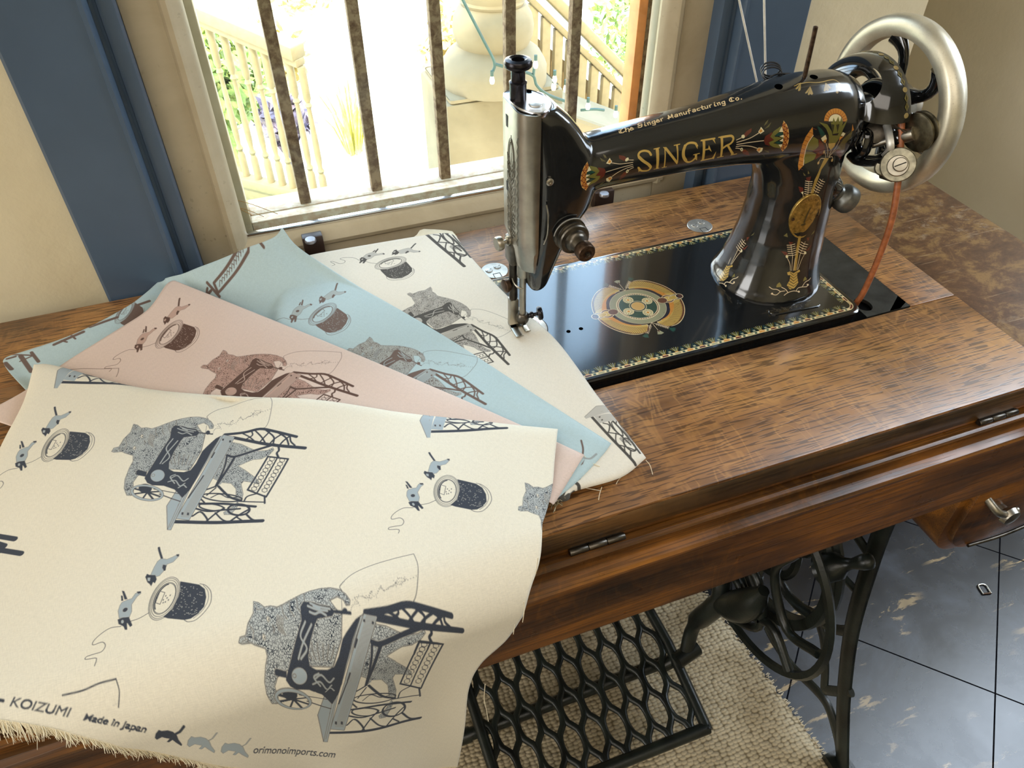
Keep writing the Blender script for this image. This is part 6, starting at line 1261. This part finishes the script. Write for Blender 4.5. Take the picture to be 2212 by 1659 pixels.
def ops_white(cv):
    h = .009; Tw = affine([A_['A'], A_['A2'], A_['B'], A_['E']], [flat(*c4_(*p), h) for p in ((497,512),(640,478),(1102,937),(1150,690))]); stamp(cv, MO, Tw)
    stamp(cv, SP, affine([S_['a'], S_['b'], S_['k']], [flat(*c4_(*p), h) for p in ((321,330),(532,400),(547,215))]))
    b0 = Tw([A_['C']])[0]; b1 = Tw([A_['D']])[0]
    for c, d in (((1263.4,903), (1372,1003)), ((895, 500), (1003,577))):
        c = np.array(flat(*c, h)); d = np.array(flat(*d, h)); z = complex(*(d-c))/complex(*(b1-b0))
        if abs(d[1]) > 9: continue
        def F(P): q = Tw(P)-b0; w = (q[:, 0]+1j*q[:, 1])*z; return np.stack([w.real+c[0], w.imag+c[1]], 1)
        F.k = Tw.k*abs(z)
        stamp(cv, STRIP, F)
    for P in ([(1168,1118),(1190,1100),(1230,1075)], [(1190,1110),(1215,1080),(1240,1060)], [(1205,1095),(1225,1050),(1250,1035)], [(1180,1095),(1200,1075),(1235,1085)], [(1230,1040),(1250,1050),(1245,1080)]): cv.stroke([flat(x, y, h) for x, y in sm(P)], .0028, INK)
NV, BR, CH = srgb('182334'), srgb('43291d'), srgb('2f2c28')
C_W = (srgb('dbd3c3'), srgb('aca79d'), srgb('b5aea3'), CH); C_B = (srgb('b0c3c5'), srgb('9fa5a2'), srgb('adb0aa'), srgb('58443a')); C_P = (srgb('d6c0b3'), srgb('b59485'), srgb('c19d8f'), BR); C_C = (srgb('e1dac8'), srgb('97a5ae'), srgb('b4b8b6'), NV)
white, wm_ = cloth('fabric', 'off-white cotton fabric with charcoal cat print, lowest of the fan and under the presser foot', [(640,560),(710,545),(900,512),(960,505),(985,512)], [(985,512),(1020,560),(1105,650),(1200,735),(1290,856),(1360,945),(1395,990)], [(600,900),(900,1060),(1195,1085),(1240,1062),(1340,1032),(1395,990)], [(640,560),(600,700),(600,900)], .0070, 3400, 3, ops_white, C_W, drop=.0022, roll=.006, wr=.0003)
fl2 = MB(); P = [at(x, y, z=TT+.0035) for x, y in ((885,520),(900,508),(906,499),(915,496),(940,497),(965,499),(976,501),(986,512),(992,530))]; a_ = [tuple(p) for p in P]; b_ = [(p[0]-.01, p[1]-.03, TT+.0035) for p in P]
fl2.loft([a_, [(p[0], p[1]-.002, TT+.0055) for p in P], b_], cap=False, closed=False); o = fl2.obj('under_fold', simple('plain_cotton', srgb('e0d3b6'), .88, var=.06), white, smooth=60); so = o.modifiers.new('s', 'SOLIDIFY'); so.thickness = .0006
blue, _ = cloth('fabric', 'pale blue cotton fabric with brown cat print, its far corner raised against the window', [(610,492,0,.272),(640,530,0,.262),(700,572,.020),(780,622,.0105),(960,728),(1130,838),(1320,960)], [(1320,960),(1302,985),(1250,1040),(1205,1078)], [(58,848,.003),(300,1000,.006),(700,1050,.009),(1205,1078)], [(610,492,0,.272),(598,513,0,.270),(575,527,0,.268),(540,541,0,.268),(480,567,0,.270),(430,586,0,.272),(395,600,0,.275),(352,612,.006),(318,640,.004),(280,668,.003),(200,712,.003),(130,742,.003),(60,765,.003),(14,782,.003),(20,805,.003),(58,848,.003)], .0090, 3000, 8, ops_blue, C_B, drop=.0042, wr=.0007, rolls=(1, 1, 0, 0), nu=190, nv=230)
pink, _ = cloth('fabric', 'dusty pink cotton fabric with brown cat print, between the blue and cream fabrics', [(378,606,.020),(500,655,.016),(700,736),(900,820),(1110,912),(1262,985)], [(1262,985),(1240,1022),(1215,1062),(1196,1090)], [(-40,905,.006),(300,1010,.010),(700,1080,.011),(1196,1090)], [(378,606,.020),(362,618,.018),(336,660,.014),(311,685,.012),(250,724,.010),(145,790,.008),(60,850,.006),(-40,905,.006)], .0125, 3000, 5, ops_pink, C_P, drop=.0045, wr=.0008, rolls=(1, 1, 0, 0))
def ex_cream(X, Y, u, v):
    r = .0024*sin(34*X+9*Y)*math.exp(-((Y+.0)/.10)**2)+.0016*sin(17*X-26*Y+.8); r -= .005*math.exp(-(((X+.23)/.012)**2+((Y-.085)/.03)**2))*(1 if v > .02 else 0)
    if Y < YE_: a = min(1, (YE_-Y)/.12); r += a*(.004*sin(26*X+1.0)+.002*sin(61*X+.4)+.003)
    return r
cream, cm_ = cloth('fabric', 'cream cotton fabric with navy cat print and selvedge lettering, hanging over the table front', [(75,790),(130,795),(310,838),(520,860),(700,870),(950,902),(1205,930)], [(1205,930),(1198,1000),(1190,1075),(1167,1190),(1135,1290),(1092,1370),(1035,1425),(1010,1480),(1000,1560),(985,1648)], [(-70,1548),(0,1560),(150,1585),(300,1608),(500,1632),(700,1648),(985,1652)], [(75,790),(50,870),(0,960),(-60,1080),(-110,1220),(-110,1400),(-70,1548)], .0160, 3400, 9, ops_cream, C_C, drop=.0050, wr=.0013, rolls=(1, 0, 0, 1), nu=260, nv=300, extra=ex_cream, roll=.015)
# ragged lower edge and loose threads
th_m = simple('loose_cotton', srgb('e6dabd'), .85, var=.05); fr_ = MB()
nu = 260; me_c = cream.data; loc_ = Vector(cream.location); last = [me_c.vertices[(300-1)*nu+i].co+loc_ for i in range(nu)]; prv = [me_c.vertices[(300-4)*nu+i].co+loc_ for i in range(nu)]
for k in range(1500):
    t = RNG.rand()*(nu-2); i = int(t); f_ = t-i; p = last[i].lerp(last[i+1], f_); d = (last[i]-prv[i]).normalized(); L = .0035+.006*RNG.rand()*(1+.6*sin(i*.13)); j = Vector((RNG.randn(), RNG.randn(), RNG.randn()))*.0010
    d = (d+Vector((0, 0, -.5))).normalized(); fr_.tube([p-d*.002, p+d*L*.5+j*.5, p+d*L+j*1.6], [.00026, .00024, .0001], 4)
fo = fr_.obj('frayed_edge', th_m, cream, smooth=60); fo['kind'] = 'stuff'
def thread(parent, P, h=.004, m=th_m):
    MB().tube(sm([tuple(at(x, y, z=TT+(hh[0] if hh else h))) for x, y, *hh in P], 5), .00028, 5).obj('loose_thread', m, parent, smooth=60)
thread(white, [(1395,994,.006),(1404,1005,.004),(1410,1025,.0015)], .002); thread(white, [(1300,1052,.004),(1295,1068,.003),(1293,1080,.0015)]); thread(white, [(1342,1030),(1335,1038,.003),(1331,1046,.0012)]); thread(white, [(1255,1052),(1275,1056),(1298,1060,.0015)]); thread(blue, [(1262,985,.013),(1275,998,.011),(1296,1008,.010)])
thread(pink, [(1193,1052,.016),(1200,1068,.012),(1206,1078,.006)]); thread(pink, [(1200,1058,.016),(1203,1080,.008),(1198,1104,.002)]); thread(pink, [(1237,1020,.015),(1235,1030,.012),(1243,1036,.010)])
def hang(P):
    q = [at(x, y, y=YH-.024) for x, y in P]; MB().tube(sm([tuple(p) for p in q], 5), .0003, 5).obj('loose_thread', th_m, cream, smooth=60)
hang([(1131,1300),(1133,1315),(1129,1344)]); hang([(1048,1478),(1046,1510),(1051,1535),(1055,1558)]); hang([(1162,1205),(1159,1230),(1157,1240)]); hang([(1112,1350),(1110,1362),(1109,1370)])
# ragged brown thread bunch between the folded corners
tm = MB()
for k in range(40):
    a = RNG.rand(6); p0 = at(1190+70*a[0]*.8, 1100-70*a[0]+8*a[1], z=TT+.004+.004*a[2]); p2 = p0+np.array([(a[3]-.5)*.014, (a[4]-.5)*.014, .002]); p1 = (p0+p2)/2+np.array([0, 0, .004*a[5]]); tm.tube(sm([tuple(p0), tuple(p1), tuple(p2)], 3), .00035, 4)
tm.obj('thread_fringe', simple('olive_thread', srgb('8a7f63'), .9), blue, smooth=60)['kind'] = 'stuff'
